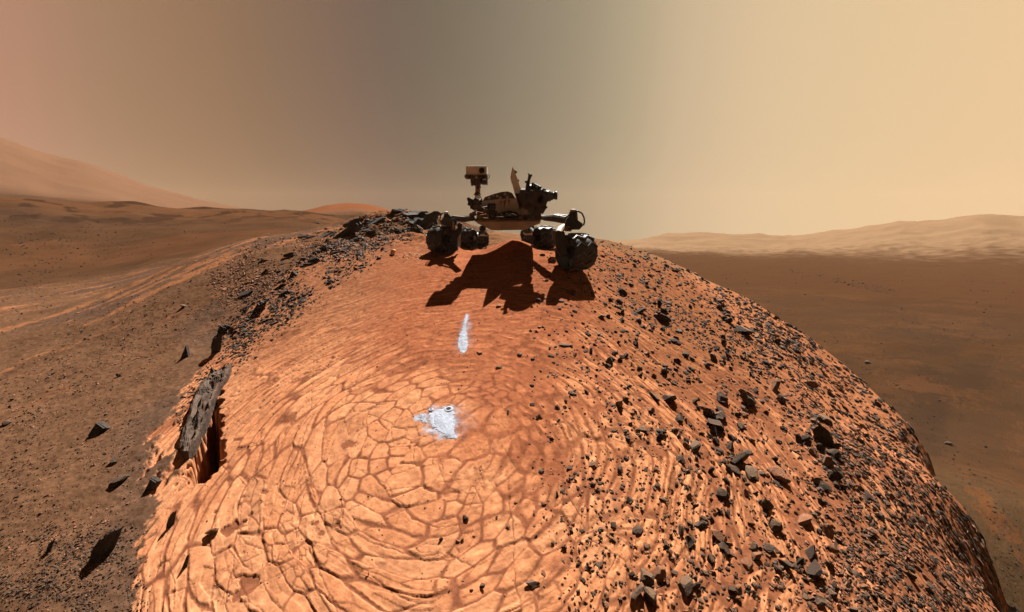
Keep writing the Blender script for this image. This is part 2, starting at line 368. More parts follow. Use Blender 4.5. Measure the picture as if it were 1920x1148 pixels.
# pale veins
vein = np.abs(fbm(xn*1.7+wx*3, yn*1.7, 3, 505)); vk = ((1-ss(.004, .016, vein))*ss(.1, .4, fbm(xn*.9, yn*.9, 2, 507))*ss(-.5, .8, -ddx))[:, None]*.30
cd = cd*(1-vk)+alb((236, 186, 140))*vk
ck = np.clip(crest*1.2*(.5+med), 0, .8)[:, None]; cd = cd*(1-ck)+alb((110, 72, 52))*ck
back = ss(8.2, 9.6, yn)[:, None]*ss(-2.2, -.8, xn)[:, None]; cd = cd*(1-back*.8)+alb((118, 88, 64))*back*.8
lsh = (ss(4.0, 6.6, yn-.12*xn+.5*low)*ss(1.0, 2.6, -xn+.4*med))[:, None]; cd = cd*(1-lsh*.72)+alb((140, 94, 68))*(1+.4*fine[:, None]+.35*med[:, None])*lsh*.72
rimk = ss(2.6, 4.2, xn)[:, None]; cd = cd*(1+.5*rimk)  # rim colour brightened to offset shading on its steep face
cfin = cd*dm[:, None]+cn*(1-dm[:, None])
nf = ss(15, 26, rn)[:, None]
pw = np.zeros_like(xn)
for hx, hy, hr, hs, ha in ((822, 778, .10, 1.0, .8), (832, 796, .12, 1.0, 1.0), (838, 812, .08, .7, .9), (792, 784, .06, .8, .8), (818, 806, .07, 1, .8), (868, 648, .05, 2.0, 1.0), (870, 626, .035, 3.5, .8), (875, 600, .03, 3.5, .55), (850, 770, .06, 1.0, .6), (856, 790, .13, 1.2, .12), (869, 640, .09, 2.2, .22), (874, 615, .06, 3.0, .40)):
    qx, qy, _q = [float(v[0]) for v in base_hit(hx, hy)]
    dd = np.hypot(xn-qx, (yn-qy)/hs)/hr
    pw = np.maximum(pw, ha*(1-ss(.35, 1.5, dd+.45*fbm(xn*9, yn*9, 4, 744, .65))))
k = np.clip(pw*(1+.5*fine), 0, 1)[:, None]; cfin = cfin*(1-k)+np.array([.24, .265, .32])*(1+.4*fine[:, None])*k
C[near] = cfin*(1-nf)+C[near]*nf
C = np.clip(C, .004, .8)

verts = np.stack([X, Y, Z], 1)
nv = NR*NA
i = np.arange(NR-1)[:, None]; j = np.arange(NA)[None]; j2 = (j+1) % NA
quads = np.stack([i*NA+j, (i+1)*NA+j, (i+1)*NA+j2, i*NA+j2], -1).reshape(-1, 4)
verts = np.vstack([verts, [[0, 0, float(Z[:NA].mean())]]])
tris = np.stack([np.full(NA, nv), np.arange(NA), (np.arange(NA)+1) % NA], 1)
def np_mesh(name, V, Q, T=None, smooth=False):
    me = bpy.data.meshes.new(name)
    nq = len(Q); nt = 0 if T is None else len(T)
    loops = Q.ravel() if T is None else np.concatenate([Q.ravel(), T.ravel()])
    me.vertices.add(len(V)); me.vertices.foreach_set('co', np.ascontiguousarray(V, dtype=np.float32).ravel())
    me.loops.add(len(loops)); me.loops.foreach_set('vertex_index', loops.astype(np.int32))
    me.polygons.add(nq+nt)
    w = Q.shape[1]
    st_ = np.concatenate([np.arange(nq)*w, nq*w+np.arange(nt)*3]).astype(np.int32)
    me.polygons.foreach_set('loop_start', st_)
    me.update(calc_edges=True)
    me.polygons.foreach_set('use_smooth', np.full(nq+nt, smooth))
    return me
gme = np_mesh('ground', verts, quads[:, ::-1], tris[:, ::-1], True)
ca = gme.attributes.new('soil', 'FLOAT_COLOR', 'POINT')
cc = np.ones((len(verts), 4), np.float32); cc[:nv, :3] = C; cc[nv, :3] = C[:NA].mean(0)
ca.data.foreach_set('color', cc.ravel())
ground = bpy.data.objects.new('ground', gme); col.objects.link(ground); ground['kind'] = 'structure'
ZG = Z.reshape(NR, NA)
def ghit(px, py): return hit(ZG, RR, AZ, px, py)
def gz(x, y):
    x, y = np.atleast_1d(np.asarray(x, float)), np.atleast_1d(np.asarray(y, float))
    r = np.hypot(x, y); az = np.degrees(np.arctan2(x, y))
    i = np.clip(np.searchsorted(RR, r)-1, 0, NR-2); j = np.clip(np.searchsorted(AZ, az)-1, 0, NA-2)
    u = np.clip((r-RR[i])/(RR[i+1]-RR[i]), 0, 1); v = np.clip((az-AZ[j])/(AZ[j+1]-AZ[j]), 0, 1)
    return (ZG[i, j]*(1-u)+ZG[i+1, j]*u)*(1-v)+(ZG[i, j+1]*(1-u)+ZG[i+1, j+1]*u)*v
def gnormal(x, y, e=.06):
    a = (gz(x+e, y)-gz(x-e, y))/(2*e); b = (gz(x, y+e)-gz(x, y-e))/(2*e)
    return Vector((-float(a[0]), -float(b[0]), 1)).normalized()

# ------------------------------------------------------------------ materials
MATS = {}
def mat(name, colr, rough=.8, metal=0.0, nscale=8.0, namt=.25, bump=.2, bscale=30.0, bdist=.01, attr=None, dust=None):
    m_ = bpy.data.materials.new(name); m_.use_nodes = True; nt = m_.node_tree
    b = nt.nodes['Principled BSDF']; b.inputs['Roughness'].default_value = rough; b.inputs['Metallic'].default_value = metal
    tcn = N(nt, 'ShaderNodeTexCoord')
    no = N(nt, 'ShaderNodeTexNoise'); no.inputs['Scale'].default_value = nscale; no.inputs['Detail'].default_value = 6
    L(nt, tcn.outputs['Object'], no.inputs['Vector'])
    mrn = N(nt, 'ShaderNodeMapRange'); mrn.inputs['From Min'].default_value = .3; mrn.inputs['From Max'].default_value = .7
    mrn.inputs['To Min'].default_value = 1-namt; mrn.inputs['To Max'].default_value = 1+namt
    L(nt, no.outputs['Fac'], mrn.inputs['Value'])
    sc_ = N(nt, 'ShaderNodeVectorMath', operation='SCALE')
    if attr:
        an = N(nt, 'ShaderNodeAttribute'); an.attribute_name = attr; L(nt, an.outputs['Color'], sc_.inputs[0])
    else: sc_.inputs[0].default_value = colr
    L(nt, mrn.outputs[0], sc_.inputs['Scale'])
    outc = sc_.outputs[0]
    if dust:
        dc, lo, hi, amt = dust
        ge = N(nt, 'ShaderNodeNewGeometry'); sx = N(nt, 'ShaderNodeSeparateXYZ'); L(nt, ge.outputs['Normal'], sx.inputs[0])
        n2 = N(nt, 'ShaderNodeTexNoise'); n2.inputs['Scale'].default_value = nscale*2.3; L(nt, tcn.outputs['Object'], n2.inputs['Vector'])
        ad = N(nt, 'ShaderNodeMath', operation='ADD'); L(nt, sx.outputs['Z'], ad.inputs[0])
        mu = N(nt, 'ShaderNodeMath', operation='MULTIPLY_ADD'); L(nt, n2.outputs['Fac'], mu.inputs[0]); mu.inputs[1].default_value = .9; mu.inputs[2].default_value = -.45
        L(nt, mu.outputs[0], ad.inputs[1])
        m3 = N(nt, 'ShaderNodeMapRange'); m3.inputs['From Min'].default_value = lo; m3.inputs['From Max'].default_value = hi; m3.inputs['To Max'].default_value = amt
        L(nt, ad.outputs[0], m3.inputs['Value'])
        mixn = N(nt, 'ShaderNodeMix', data_type='RGBA'); L(nt, m3.outputs[0], mixn.inputs['Factor']); L(nt, outc, mixn.inputs['A']); mixn.inputs['B'].default_value = tuple(dc)+(1,)
        outc = mixn.outputs['Result']
    L(nt, outc, b.inputs['Base Color'])
    if bump:
        nb = N(nt, 'ShaderNodeTexNoise'); nb.inputs['Scale'].default_value = bscale; nb.inputs['Detail'].default_value = 8; nb.inputs['Roughness'].default_value = .65
        L(nt, tcn.outputs['Object'], nb.inputs['Vector'])
        bp = N(nt, 'ShaderNodeBump'); bp.inputs['Strength'].default_value = bump; bp.inputs['Distance'].default_value = bdist
        L(nt, nb.outputs['Fac'], bp.inputs['Height']); L(nt, bp.outputs[0], b.inputs['Normal'])
    b.inputs['Specular IOR Level'].default_value = .25 if not metal else .5
    MATS[name] = m_
    return m_
G = mat('ground', (.3, .1, .05), .95, 0, 23, .22, .4, 60, .010, attr='soil')
gme.materials.append(G)
G.node_tree.nodes['Principled BSDF'].inputs['Specular IOR Level'].default_value = 0.0
dustc = alb((150, 100, 66))
mat('rock_dark', (.044, .028, .019), .85, 0, 9, .35, .7, 14, .03, dust=(tuple(alb((130, 96, 68))), .6, 1.2, .5))
mat('rock_grey', (.075, .050, .034), .85, 0, 7, .35, .7, 12, .03, dust=(tuple(alb((160, 120, 86))), .5, 1.1, .6))
mat('rock_brown', (.17, .095, .058), .9, 0, 7, .3, .7, 12, .03, dust=(tuple(alb((178, 110, 70))), .4, 1.0, .6))
mat('rock_orange', tuple(alb((200, 126, 82))), .9, 0, 6, .3, .6, 12, .03)
mat('rock_pale', tuple(alb((225, 175, 135))), .9, 0, 6, .3, .6, 12, .02)
mat('plate_dark', (.042, .034, .030), .8, 0, 6, .4, .8, 9, .03, dust=(tuple(alb((130, 96, 70))), .8, 1.3, .4))
mat('powder', (.235, .26, .315), .95, 0, 30, .30, .6, 90, .006)
mat('powder_bright', (.28, .31, .38), .95, 0, 30, .2, .5, 90, .006)
mat('hole_shade', (.018, .018, .02), .9, 0, 30, .2, 0)  # near black, stands for the shade inside a drill hole
mat('body_tan', (.38, .31, .235), .6, 0, 7, .30, .15, 30, .004)
mat('body_pale', (.50, .43, .34), .55, 0, 9, .2, .1, 30, .004)
mat('pan_tan', (.36, .26, .18), .6, 0, 5, .2, .1, 30, .003)
mat('black_metal', (.020, .019, .019), .45, .5, 12, .5, .2, 40, .004)
mat('dark_part', (.065, .050, .042), .55, .3, 14, .5, .3, 40, .004)
mat('brown_part', (.10, .062, .042), .6, .2, 14, .4, .3, 40, .004)
mat('green_grey', (.045, .052, .047), .5, .3, 10, .3, .2, 40, .003)
mat('silver', (.62, .62, .64), .25, 1.0, 14, .25, .2, 40, .003)
mat('wheel_metal_lit', (.085, .08, .076), .5, .5, 9, .3, .2, 26, .004)  # lighter copy of the wheel metal; light caught by the chevrons is painted in
mat('wheel_metal', (.028, .026, .025), .6, .3, 9, .3, .2, 26, .006)
mat('wheel_inner', (.018, .016, .016), .6, .4, 9, .4, .2, 26, .004)
mat('lens', (.006, .006, .008), .08, 0, 9, .1, 0)
mat('cable', (.025, .018, .015), .6, 0, 9, .2, 0)
mat('white_part', (.70, .68, .64), .5, 0, 9, .15, .1, 40, .002)
mat('turret', (.034, .025, .020), .7, .1, 14, .6, .3, 40, .004)
mat('rock_far', (.022, .016, .013), .9, 0, 3, .3, .3, 5, .05)
mat('copper', (.30, .14, .07), .4, .7, 12, .4, .2, 40, .003)

# ------------------------------------------------------------------ object helpers
def put(name, me, parent=None, m=None):
    o = bpy.data.objects.new(name, me)
    col.objects.link(o)
    if parent is not None: o.parent = parent; o.matrix_parent_inverse = Matrix.Identity(4)
    if m and not me.materials: me.materials.append(MATS[m])
    return o
def tag(o, label, cat, group=None):
    o['label'] = label; o['category'] = cat; o['kind'] = 'thing'
    if group: o['group'] = group
    return o
def W(px, py, y):
    a, b, c = ray(px, py); return Vector((a/b*y, y, c/b*y))

class MB:
    """collects shapes in world coordinates; build() links them as one mesh relative to an origin"""
    def __init__(s): s.bm = bmesh.new()
    def box(s, c, size, rot=None, bev=.008):
        r = bmesh.ops.create_cube(s.bm, size=1.0)
        M = Matrix.Translation(c) @ ((rot.to_4x4() if rot is not None else Matrix.Identity(4)) @ Matrix.Diagonal((size[0], size[1], size[2], 1)))
        bmesh.ops.transform(s.bm, matrix=M, verts=r['verts'])
        if bev:
            eds = list({e for v_ in r['verts'] for e in v_.link_edges})
            bmesh.ops.bevel(s.bm, geom=eds, offset=min(bev, min(size)*.3), segments=1, affect='EDGES', profile=.5)
        return s
    def tube(s, pts, rads, n=10, cap=True):
        pts = [Vector(p) for p in pts]
        if not isinstance(rads, (list, tuple)): rads = [rads]*len(pts)
        rings = []; up = None
        for i_, p in enumerate(pts):
            d = (pts[min(i_+1, len(pts)-1)]-pts[max(i_-1, 0)])
            d = d.normalized() if d.length > 1e-6 else Vector((0, 0, 1))
            if up is None: up = d.orthogonal().normalized()
            up = (up-d*up.dot(d))
            up = up.normalized() if up.length > 1e-5 else d.orthogonal().normalized()
            w = d.cross(up)
            rings.append([s.bm.verts.new(p+(up*math.cos(t)+w*math.sin(t))*rads[i_]) for t in [2*math.pi*k_/n for k_ in range(n)]])
        for a, b in zip(rings, rings[1:]):
            for k_ in range(n): s.bm.faces.new((a[k_], a[(k_+1) % n], b[(k_+1) % n], b[k_]))
        if cap:
            s.bm.faces.new(rings[0][::-1]); s.bm.faces.new(rings[-1])
        return s
    def prism(s, poly, y0, y1, taper=1.0):
        """outline given in frame pixels at depth y0, extruded back to depth y1 (parallel, not radial)"""
        a = [W(px, py, y0) for px, py in poly]; c = sum(a, Vector())/len(a)
        b = [Vector((c.x+(p.x-c.x)*taper, y1, c.z+(p.z-c.z)*taper)) for p in a]
        va = [s.bm.verts.new(p) for p in a]; vb = [s.bm.verts.new(p) for p in b]; n = len(a)
        s.bm.faces.new(va); s.bm.faces.new(vb[::-1])
        for k_ in range(n): s.bm.faces.new((va[k_], vb[k_], vb[(k_+1) % n], va[(k_+1) % n]))
        return s
    def lathe(s, o, axis, prof, n=24, closed=False):
        """prof: (distance along axis, radius)"""
        axis = Vector(axis).normalized(); u = axis.orthogonal().normalized(); w = axis.cross(u); o = Vector(o); rings = []
        for d, r_ in prof:
            rings.append([s.bm.verts.new(o+axis*d+(u*math.cos(t)+w*math.sin(t))*max(r_, 1e-4)) for t in [2*math.pi*k_/n for k_ in range(n)]])
        for a, b in zip(rings, rings[1:]):
            for k_ in range(n): s.bm.faces.new((a[k_], a[(k_+1) % n], b[(k_+1) % n], b[k_]))
        if not closed:
            s.bm.faces.new(rings[0][::-1]); s.bm.faces.new(rings[-1])
        return s
    def build(s, name, m, parent, origin=None, smooth=False):
        bmesh.ops.recalc_face_normals(s.bm, faces=s.bm.faces)
        me = bpy.data.meshes.new(name)
        if origin is not None: bmesh.ops.translate(s.bm, vec=-Vector(origin), verts=s.bm.verts)
        s.bm.to_mesh(me); s.bm.free()
        if smooth:
            for p in me.polygons: p.use_smooth = True
        return put(name, me, parent, m)

# ------------------------------------------------------------------ the rover
rnd = random.Random(7)
RO = W(955, 480, 7.4); RO.z = float(gz(RO.x, RO.y)[0])
rover = bpy.data.objects.new('rover', None); col.objects.link(rover); rover.location = RO; rover.empty_display_size = .3
tag(rover, 'six wheeled rover with tan body and camera mast parked on the rocky dome', 'rover')
def part(mb, name, m, parent=None, smooth=False):
    return mb.build(name, m, parent or rover, RO, smooth)
B0, B1 = 7.05, 8.15
# body shell: outline of the front face
shell = part(MB().prism([(894, 398), (898, 384), (906, 377), (930, 374), (962, 372), (975, 371), (1016, 376), (1014, 398), (1012, 415), (905, 417), (893, 412)], B0, B1), 'body', 'body_tan')
pan = part(MB().prism([(889, 413), (1014, 413), (1013, 419), (1000, 424), (984, 431), (921, 432), (907, 424), (895, 419)], B0-.08, B1, .97), 'belly_pan', 'pan_tan')
part(MB().box(W(951, 413.5, B0-.10), (1.05, .05, .035)).box(W(951, 404, B0-.02), (.5, .03, .02)), 'front_rail', 'brown_part')
cov = part(MB().prism([(905, 377), (909, 370), (925, 364), (940, 360), (952, 359), (960, 362), (966, 371), (966, 377), (935, 380)], B0+.1, B1-.1, .92), 'deck_cover', 'dark_part')
for px, py, r_ in ((932, 368, .022), (938, 371.5, .026), (947, 364, .024), (951, 370, .026), (917, 371, .02), (925, 366.5, .016)):
    MB().lathe(W(px, py, B0+.097), (0, -1, 0), [(0, r_), (.003, r_)], 14).build('pale_disc', 'body_tan', cov, RO)
# deck fittings left of the mast foot
mb = MB()
mb.box(W(885, 381, B0), (.11, .14, .11), Matrix.Rotation(.4, 3, 'Y')).box(W(880, 377, B0), (.05, .08, .10), Matrix.Rotation(-.3, 3, 'Y')).box(W(887, 389, B0-.02), (.09, .12, .05))
mb.tube([W(877, 371, B0), W(881, 374, B0), W(886, 379, B0)], .012, 8)
part(mb, 'sample_inlet', 'black_metal')
mb = MB()
for k_ in range(26):
    px, py = rnd.uniform(884, 912), rnd.uniform(382, 412)
    mb.box(W(px, py, B0-.02-rnd.random()*.08), (rnd.uniform(.03, .10), rnd.uniform(.03, .08), rnd.uniform(.02, .07)), Matrix.Rotation(rnd.uniform(-.6, .6), 3, 'Y'), .004)
for k_ in range(9):
    a = W(rnd.uniform(880, 900), rnd.uniform(385, 405), B0-.1); b = W(rnd.uniform(895, 918), rnd.uniform(385, 412), B0-.08)
    mb.tube([a, (a+b)/2+Vector((0, -.04, rnd.uniform(-.04, .05))), b], .008, 6)
part(mb, 'arm_shoulder', 'dark_part')
mb = MB()
for px0, py0, px1, py1 in ((893, 396, 906, 399), (900, 403, 912, 401), (906, 408, 915, 409), (903, 386, 909, 392)):
    mb.tube([W(px0, py0, B0-.13), W(px1, py1, B0-.13)], .007, 6)
part(mb, 'shoulder_strut', 'silver')
# left front hazard camera plate
mb = MB().box(W(922, 389, B0-.02), (.12, .05, .12), Matrix.Rotation(.1, 3, 'Y'), .02).box(W(923, 399, B0-.02), (.16, .05, .05))
mb.tube([W(915, 384, B0-.03), W(929, 384, B0-.03)], .02, 8)
mb.tube([W(918, 401, B0-.03), W(922, 414, B0-.06)], .010, 8).tube([W(929, 401, B0-.03), W(924, 414, B0-.06)], .010, 8)
hz = part(mb, 'camera_bracket', 'black_metal')
MB().lathe(W(922.5, 390, B0-.05), (0, -1, 0), [(0, .040), (.03, .040), (.03, .022), (.012, .020)], 20).build('lens_ring', 'green_grey', hz, RO)
MB().lathe(W(922.5, 390, B0-.06), (0, -1, 0), [(0, .021), (.006, .019)], 16).build('lens', 'lens', hz, RO)
# folded drill-bit tray in the middle
mb = MB().box(W(952, 405, B0-.09), (.36, .16, .075), None, .03)
mb.tube([W(932, 407, B0-.16), W(940, 400, B0-.16), W(955, 397, B0-.16), W(968, 400, B0-.16), W(973, 407, B0-.16)], .016, 8)
mb.tube([W(936, 409, B0-.18), W(969, 410, B0-.18)], .02, 8)
tray = part(mb, 'tool_tray', 'black_metal')
mb = MB()
mb.box(W(938, 406.5, B0-.19), (.11, .012, .012), Matrix.Rotation(.05, 3, 'Y'), .002)
for px, py in ((940, 402.5), (955, 403.5), (961, 401), (966, 403), (950, 400.5)):
    mb.box(W(px, py, B0-.185), (rnd.uniform(.02, .05), .01, .01), Matrix.Rotation(rnd.uniform(-.6, .6), 3, 'Y'), .002)
mb.build('tray_fitting', 'silver', tray, RO)
# right front equipment
mb = MB()
for px, py, s_ in ((984, 407, .035), (991, 406, .03), (997, 404, .03), (987, 411, .02)):
    c_ = W(px, py, B0-.03)
    mb.lathe(c_, (0, -1, 0), [(0, s_), (.03, s_), (.03, s_*.55), (.012, s_*.5)], 14)
mb.box(W(999, 394, B0-.03), (.10, .06, .08)).box(W(1006, 403, B0-.03), (.07, .08, .16))
mb.tube([W(990, 398, B0-.08), W(994, 390, B0-.08), W(1001, 388, B0-.08)], .012, 8)
part(mb, 'equipment_cluster', 'dark_part')
for a_, b_ in (((1010, 412), (.07, .08, .05)), ((1001, 391), (.045, .02, .012)), ((1013.5, 408.5), (.02, .03, .02))): part(MB().box(W(a_[0], a_[1], B0-.06), b_), 'bracket', 'body_pale')
# streaked panel straps on the shell
for px0, px1, py0, py1 in ((944, 949, 376, 392), (953, 956, 375, 389), (938, 941, 377, 388)):
    part(MB().prism([(px0, py0), (px1, py0), (px0+1, py1)], B0-.012, B0+.02), 'panel_strap', 'brown_part')
# --- mast
mast = part(MB().tube([W(896, 384, 7.25), W(897, 372, 7.25), W(896, 362, 7.25), W(896, 350, 7.25), W(895, 342, 7.25)], [.075, .06, .045, .04, .05], 12)
            .tube([W(884, 383, 7.2), W(897, 366, 7.2)], .022, 8).tube([W(907, 384, 7.2), W(898, 366, 7.2)], .02, 8), 'mast', 'brown_part')
MB().lathe(W(897, 371, 7.17), (0, -1, 0), [(0, .055), (.05, .05), (.06, .03)], 16).build('mast_joint', 'silver', mast, RO)
MB().tube([W(889, 366, 7.2), W(893, 359, 7.18), W(901, 352, 7.18), W(899, 345, 7.2)], .010, 8).tube([W(903, 374, 7.2), W(900, 362, 7.18), W(892, 353, 7.18), W(893, 344, 7.2)], .010, 8).build('mast_cable', 'copper', mast, RO)
MB().lathe(W(893.5, 348, 7.25), (0, 0, 1), [(0, .06), (.03, .095), (.10, .10), (.13, .07)], 18).box(W(886, 345, 7.2), (.05, .08, .06)).build('mast_collar', 'dark_part', mast, RO)
head = part(MB().box(W(894.3, 321, 7.25), (.335, .26, .135), None, .010), 'mast_head', 'body_pale')
MB().lathe(W(903.5, 320, 7.125), (0, -1, 0), [(0, .045), (.025, .045), (.028, .036), (.010, .034)], 22).build('main_lens', 'lens', head, RO)
MB().box(W(894, 327.6, 7.12), (.33, .02, .010), None, .002).box(W(899, 321, 7.118), (.006, .006, .12), None, 0).build('trim', 'pan_tan', head, RO)
mb = MB().box(W(894, 332, 7.2), (.36, .16, .06), None, .01)
bar = mb.build('camera_bar', 'brown_part', head, RO)
for px, r_ in ((880, .020), (886, .024), (900, .020), (907, .030)):
    MB().lathe(W(px, 332, 7.12), (0, -1, 0), [(0, r_), (.03, r_), (.03, r_*.7), (.015, r_*.65)], 16).build('bar_lens', 'black_metal', head, RO)
for s_, px in ((-1, 875), (1, 914)):
    c_ = W(px, 331, 7.18); MB().tube([c_+Vector((.032*math.cos(t), 0, .032*math.sin(t))) for t in [k_*math.pi/8 for k_ in range(17)]], .006, 6, False).build('bar_ring', 'cable', head, RO)
MB().box(W(893, 333, 7.115), (.022, .01, .018), None, .002).build('bar_bracket', 'white_part', head, RO)
MB().box(W(908.5, 336.5, 7.115), (.05, .012, .012), None, .002).build('bar_bracket', 'white_part', head, RO)
MB().box(W(909, 340, 7.22), (.095, .12, .11), None, .008).build('sensor_box', 'green_grey', head, RO)
# --- high-gain antenna plate, edge-on
ap = [(961, 312), (957, 331), (967, 364), (978.5, 364), (971.5, 338)]
ant = part(MB().prism(ap, 7.0, 7.36), 'antenna_plate', 'body_pale')
for pl in ([(959.5, 341), (962, 343), (969, 365), (965.5, 365)], [(963, 318), (970, 322), (966, 326)], [(967, 334), (974, 338), (970, 342)], [(971, 349), (977, 353), (974, 356)]): MB().prism(pl, 7.3, 7.42).build('antenna_frame', 'dark_part', ant, RO)
part(MB().prism([(966, 363), (986, 362), (984, 374), (978, 391), (974, 393), (970, 376)], 6.95, 7.2), 'antenna_mount', 'black_metal')
# --- arm turret
T = 6.75
mb = MB().tube([W(980, 368, T+.2), W(1019, 369, T)], [.12, .125], 16).tube([W(985, 378, T+.1), W(1012, 382, T), W(1019, 388, T)], [.12, .14, .10], 14)
mb.lathe(W(1008, 372, T-.12), (0, -1, 0), [(0, .13), (.06, .13), (.09, .08)], 18)
mb.box(W(1013, 385, T), (.17, .16, .22), Matrix.Rotation(.3, 3, 'Y'), .02).box(W(1008, 400, T+.1), (.11, .10, .22), None, .015)
for k_ in range(16):
    mb.box(W(rnd.uniform(992, 1022), rnd.uniform(361, 398), T-.14), (rnd.uniform(.03, .08), rnd.uniform(.03, .06), rnd.uniform(.03, .09)), Matrix.Rotation(rnd.uniform(-.8, .8), 3, 'Y'), .004)
tur = part(mb, 'arm_turret', 'turret')
MB().lathe(W(1014, 376, T-.10), (0, -1, 0), [(0, .10), (.08, .10), (.11, .06)], 18).build('turret_drum', 'turret', tur, RO)
MB().tube([W(978, 366, T+.15), W(1001, 364, T+.05)], .062, 14).build('turret_cylinder', 'green_grey', tur, RO)
dr = MB().lathe(W(1020, 368, T), (1, -.05, .05), [(0, .085), (.10, .085), (.10, .068), (.135, .068), (.135, .055), (.165, .055), (.165, .064), (.20, .064), (.205, .05)], 18).build('drill_barrel', 'green_grey', tur, RO, True)
mb = MB()
mb.tube([W(990, 362, T), W(991, 350, T), W(990, 344, T), W(992, 336, T), W(994, 329, T)], [.05, .045, .028, .022, .030], 8)
mb.tube([W(994, 331, T), W(990.5, 325.5, T)], [.022, .008], 6).tube([W(994, 331, T), W(998, 327.5, T)], [.02, .008], 6)
mb.tube([W(992, 343, T), W(986, 341, T)], [.024, .018], 6).box(W(986, 341, T), (.035, .04, .035))
mb.tube([W(995, 349, T), W(1000, 343, T)], [.02, .012], 6)
mb.tube([W(998, 358, T), W(1004, 349, T), W(1012, 352, T), W(1016, 361, T)], [.05, .05, .035, .015], 8)
mb.tube([W(991, 352, T), W(999, 353, T), W(1006, 357, T)], [.05, .055, .06], 8)
mb.box(W(1006, 348.5, T), (.04, .05, .02)).box(W(1001, 356, T-.03), (.12, .08, .07), Matrix.Rotation(-.2, 3, 'Y'))
mb.build('turret_tool', 'black_metal', tur, RO)
mb = MB()
for k_ in range(9):
    mb.box(W(rnd.uniform(998, 1018), rnd.uniform(359, 364), T-.17), (rnd.uniform(.012, .04), .012, rnd.uniform(.008, .03)), Matrix.Rotation(rnd.uniform(-.8, .8), 3, 'Y'), .002)
mb.build('turret_bolt', 'silver', tur, RO)

# --- wheels
def wheel(c, inward, rad_, wid, seed=0):
    """barrel skin with raised chevrons, open inner side with hub and curved spokes"""
    a = Vector(inward).normalized(); c = Vector(c); h_ = wid/2; n = 48
    wb = MB()
    prof = [(-h_, rad_*.90), (-h_*.92, rad_*.955), (-h_*.5, rad_*.99), (0, rad_), (h_*.5, rad_*.99), (h_*.92, rad_*.955), (h_, rad_*.90), (h_*.97, rad_*.86), (h_*.4, rad_*.90), (-h_*.5, rad_*.90), (-h_*.9, rad_*.86), (-h_, rad_*.90)]
    wb.lathe(c, a, prof, n, True)
    u = a.orthogonal().normalized(); w = a.cross(u)
    def S(d, t, rr_):
        k_ = d/h_; base = rad_*(1-.012*(2*k_)**2*1.0 if abs(k_) < .9 else .955)
        return c+a*d+(u*math.cos(t)+w*math.sin(t))*(base+rr_)
    nz_ = 12; tb = MB()
    for q in range(nz_):
        t0 = 2*math.pi*q/nz_
        prev = None
        zig = [(-.92, 0), (-.46, .24), (0, 0), (.46, .24), (.92, 0)]
        for k_ in range(len(zig)-1):
            (d0, o0), (d1, o1) = zig[k_], zig[k_+1]
            tw = .055
            vs = [tb.bm.verts.new(S(d*h_, t0+o+e, r2)) for d, o in ((d0, o0), (d1, o1)) for e, r2 in ((-tw, -.004), (-tw*.6, .022), (tw*.6, .022), (tw, -.004))]
            for z_ in range(3):
                tb.bm.faces.new((vs[z_], vs[z_+1], vs[z_+5], vs[z_+4]))
            tb.bm.faces.new(vs[0:4][::-1]); tb.bm.faces.new(vs[4:8])
    o = wb.build('wheel', 'wheel_metal', rover, RO)
    tb.build('tread', 'wheel_metal_lit', o, RO)
    MB().lathe(c-a*h_*.3, a, [(0, rad_*.36), (wid*.45, rad_*.36), (wid*.5, rad_*.24), (wid*.75, rad_*.22), (wid*.78, rad_*.12)], 20).build('hub', 'wheel_inner', o, RO)
    sb = MB()
    for q in range(6):
        t = 2*math.pi*q/6+seed
        p0 = c+a*h_*.2+(u*math.cos(t)+w*math.sin(t))*rad_*.30; p1 = c+a*h_*.35+(u*math.cos(t+.35)+w*math.sin(t+.35))*rad_*.62; p2 = c+a*h_*.1+(u*math.cos(t+.45)+w*math.sin(t+.45))*rad_*.90
        sb.tube([p0, p1, p2], [.018, .014, .016], 8)
    sb.build('spokes', 'black_metal', o, RO)
    # the disc that closes the outer side
    return o
def ground_under(v): return float(gz(v.x, v.y)[0])
wFR = W(1080, 475, 6.45); rFR = .27
wFR.z = ground_under(wFR)+rFR*.98
wFL = W(829, 453, 7.75); rFL = .235
wFL.z = ground_under(wFL)+rFL*.98
wML = W(877, 450, 8.4); wML.z = ground_under(wML)+.185
wRL = W(902.5, 448, 9.2); wRL.z = ground_under(wRL)+.17
wMR = W(1021, 449, 8.0); wMR.z = ground_under(wMR)+.20
wRR = W(991.5, 446, 9.1); wRR.z = ground_under(wRR)+.18
wheel(wFR, (-.86, -.52, 0), rFR, .42, .3)
wheel(wFL, (.84, -.54, 0), rFL, .38, .9)
wheel(wML, (.88, -.46, 0), .19, .26, .1)
wheel(wRL, (.97, -.22, 0), .175, .25, .2)
wheel(wMR, (-.93, -.34, 0), .205, .34, .5)
wheel(wRR, (-.97, .18, 0), .185, .27, .6)
# --- right suspension
E = 6.75
arm = part(MB().tube([W(1011, 407, 7.3), W(1022, 409, 7.1), W(1040, 409, 6.9), W(1062, 413, 6.75)], [.03, .045, .062, .06], 10)
           .tube([W(1020, 406, 7.1), W(1045, 404, 6.9), W(1064, 407, 6.75)], [.012, .026, .03], 8), 'rocker_arm', 'dark_part')
MB().tube([W(1013, 405, 7.2), W(1030, 406, 7.0), W(1050, 405, 6.8)], .010, 8).build('arm_cable', 'copper', arm, RO)
jb = part(MB().prism([(1063, 410), (1068, 405), (1082, 412), (1092, 419), (1093, 424), (1086, 431), (1066, 431), (1058, 424)], E-.25, E, .95).tube([W(1075, 413, E-.12), W(1075, 397, E-.12)], [.072, .060], 14), 'steering_joint', 'black_metal')
MB().lathe(W(1075, 397.5, E-.12), (0, 0, 1), [(0, .05), (.035, .05), (.04, .03)], 14).build('actuator_cap', 'body_tan', jb, RO)
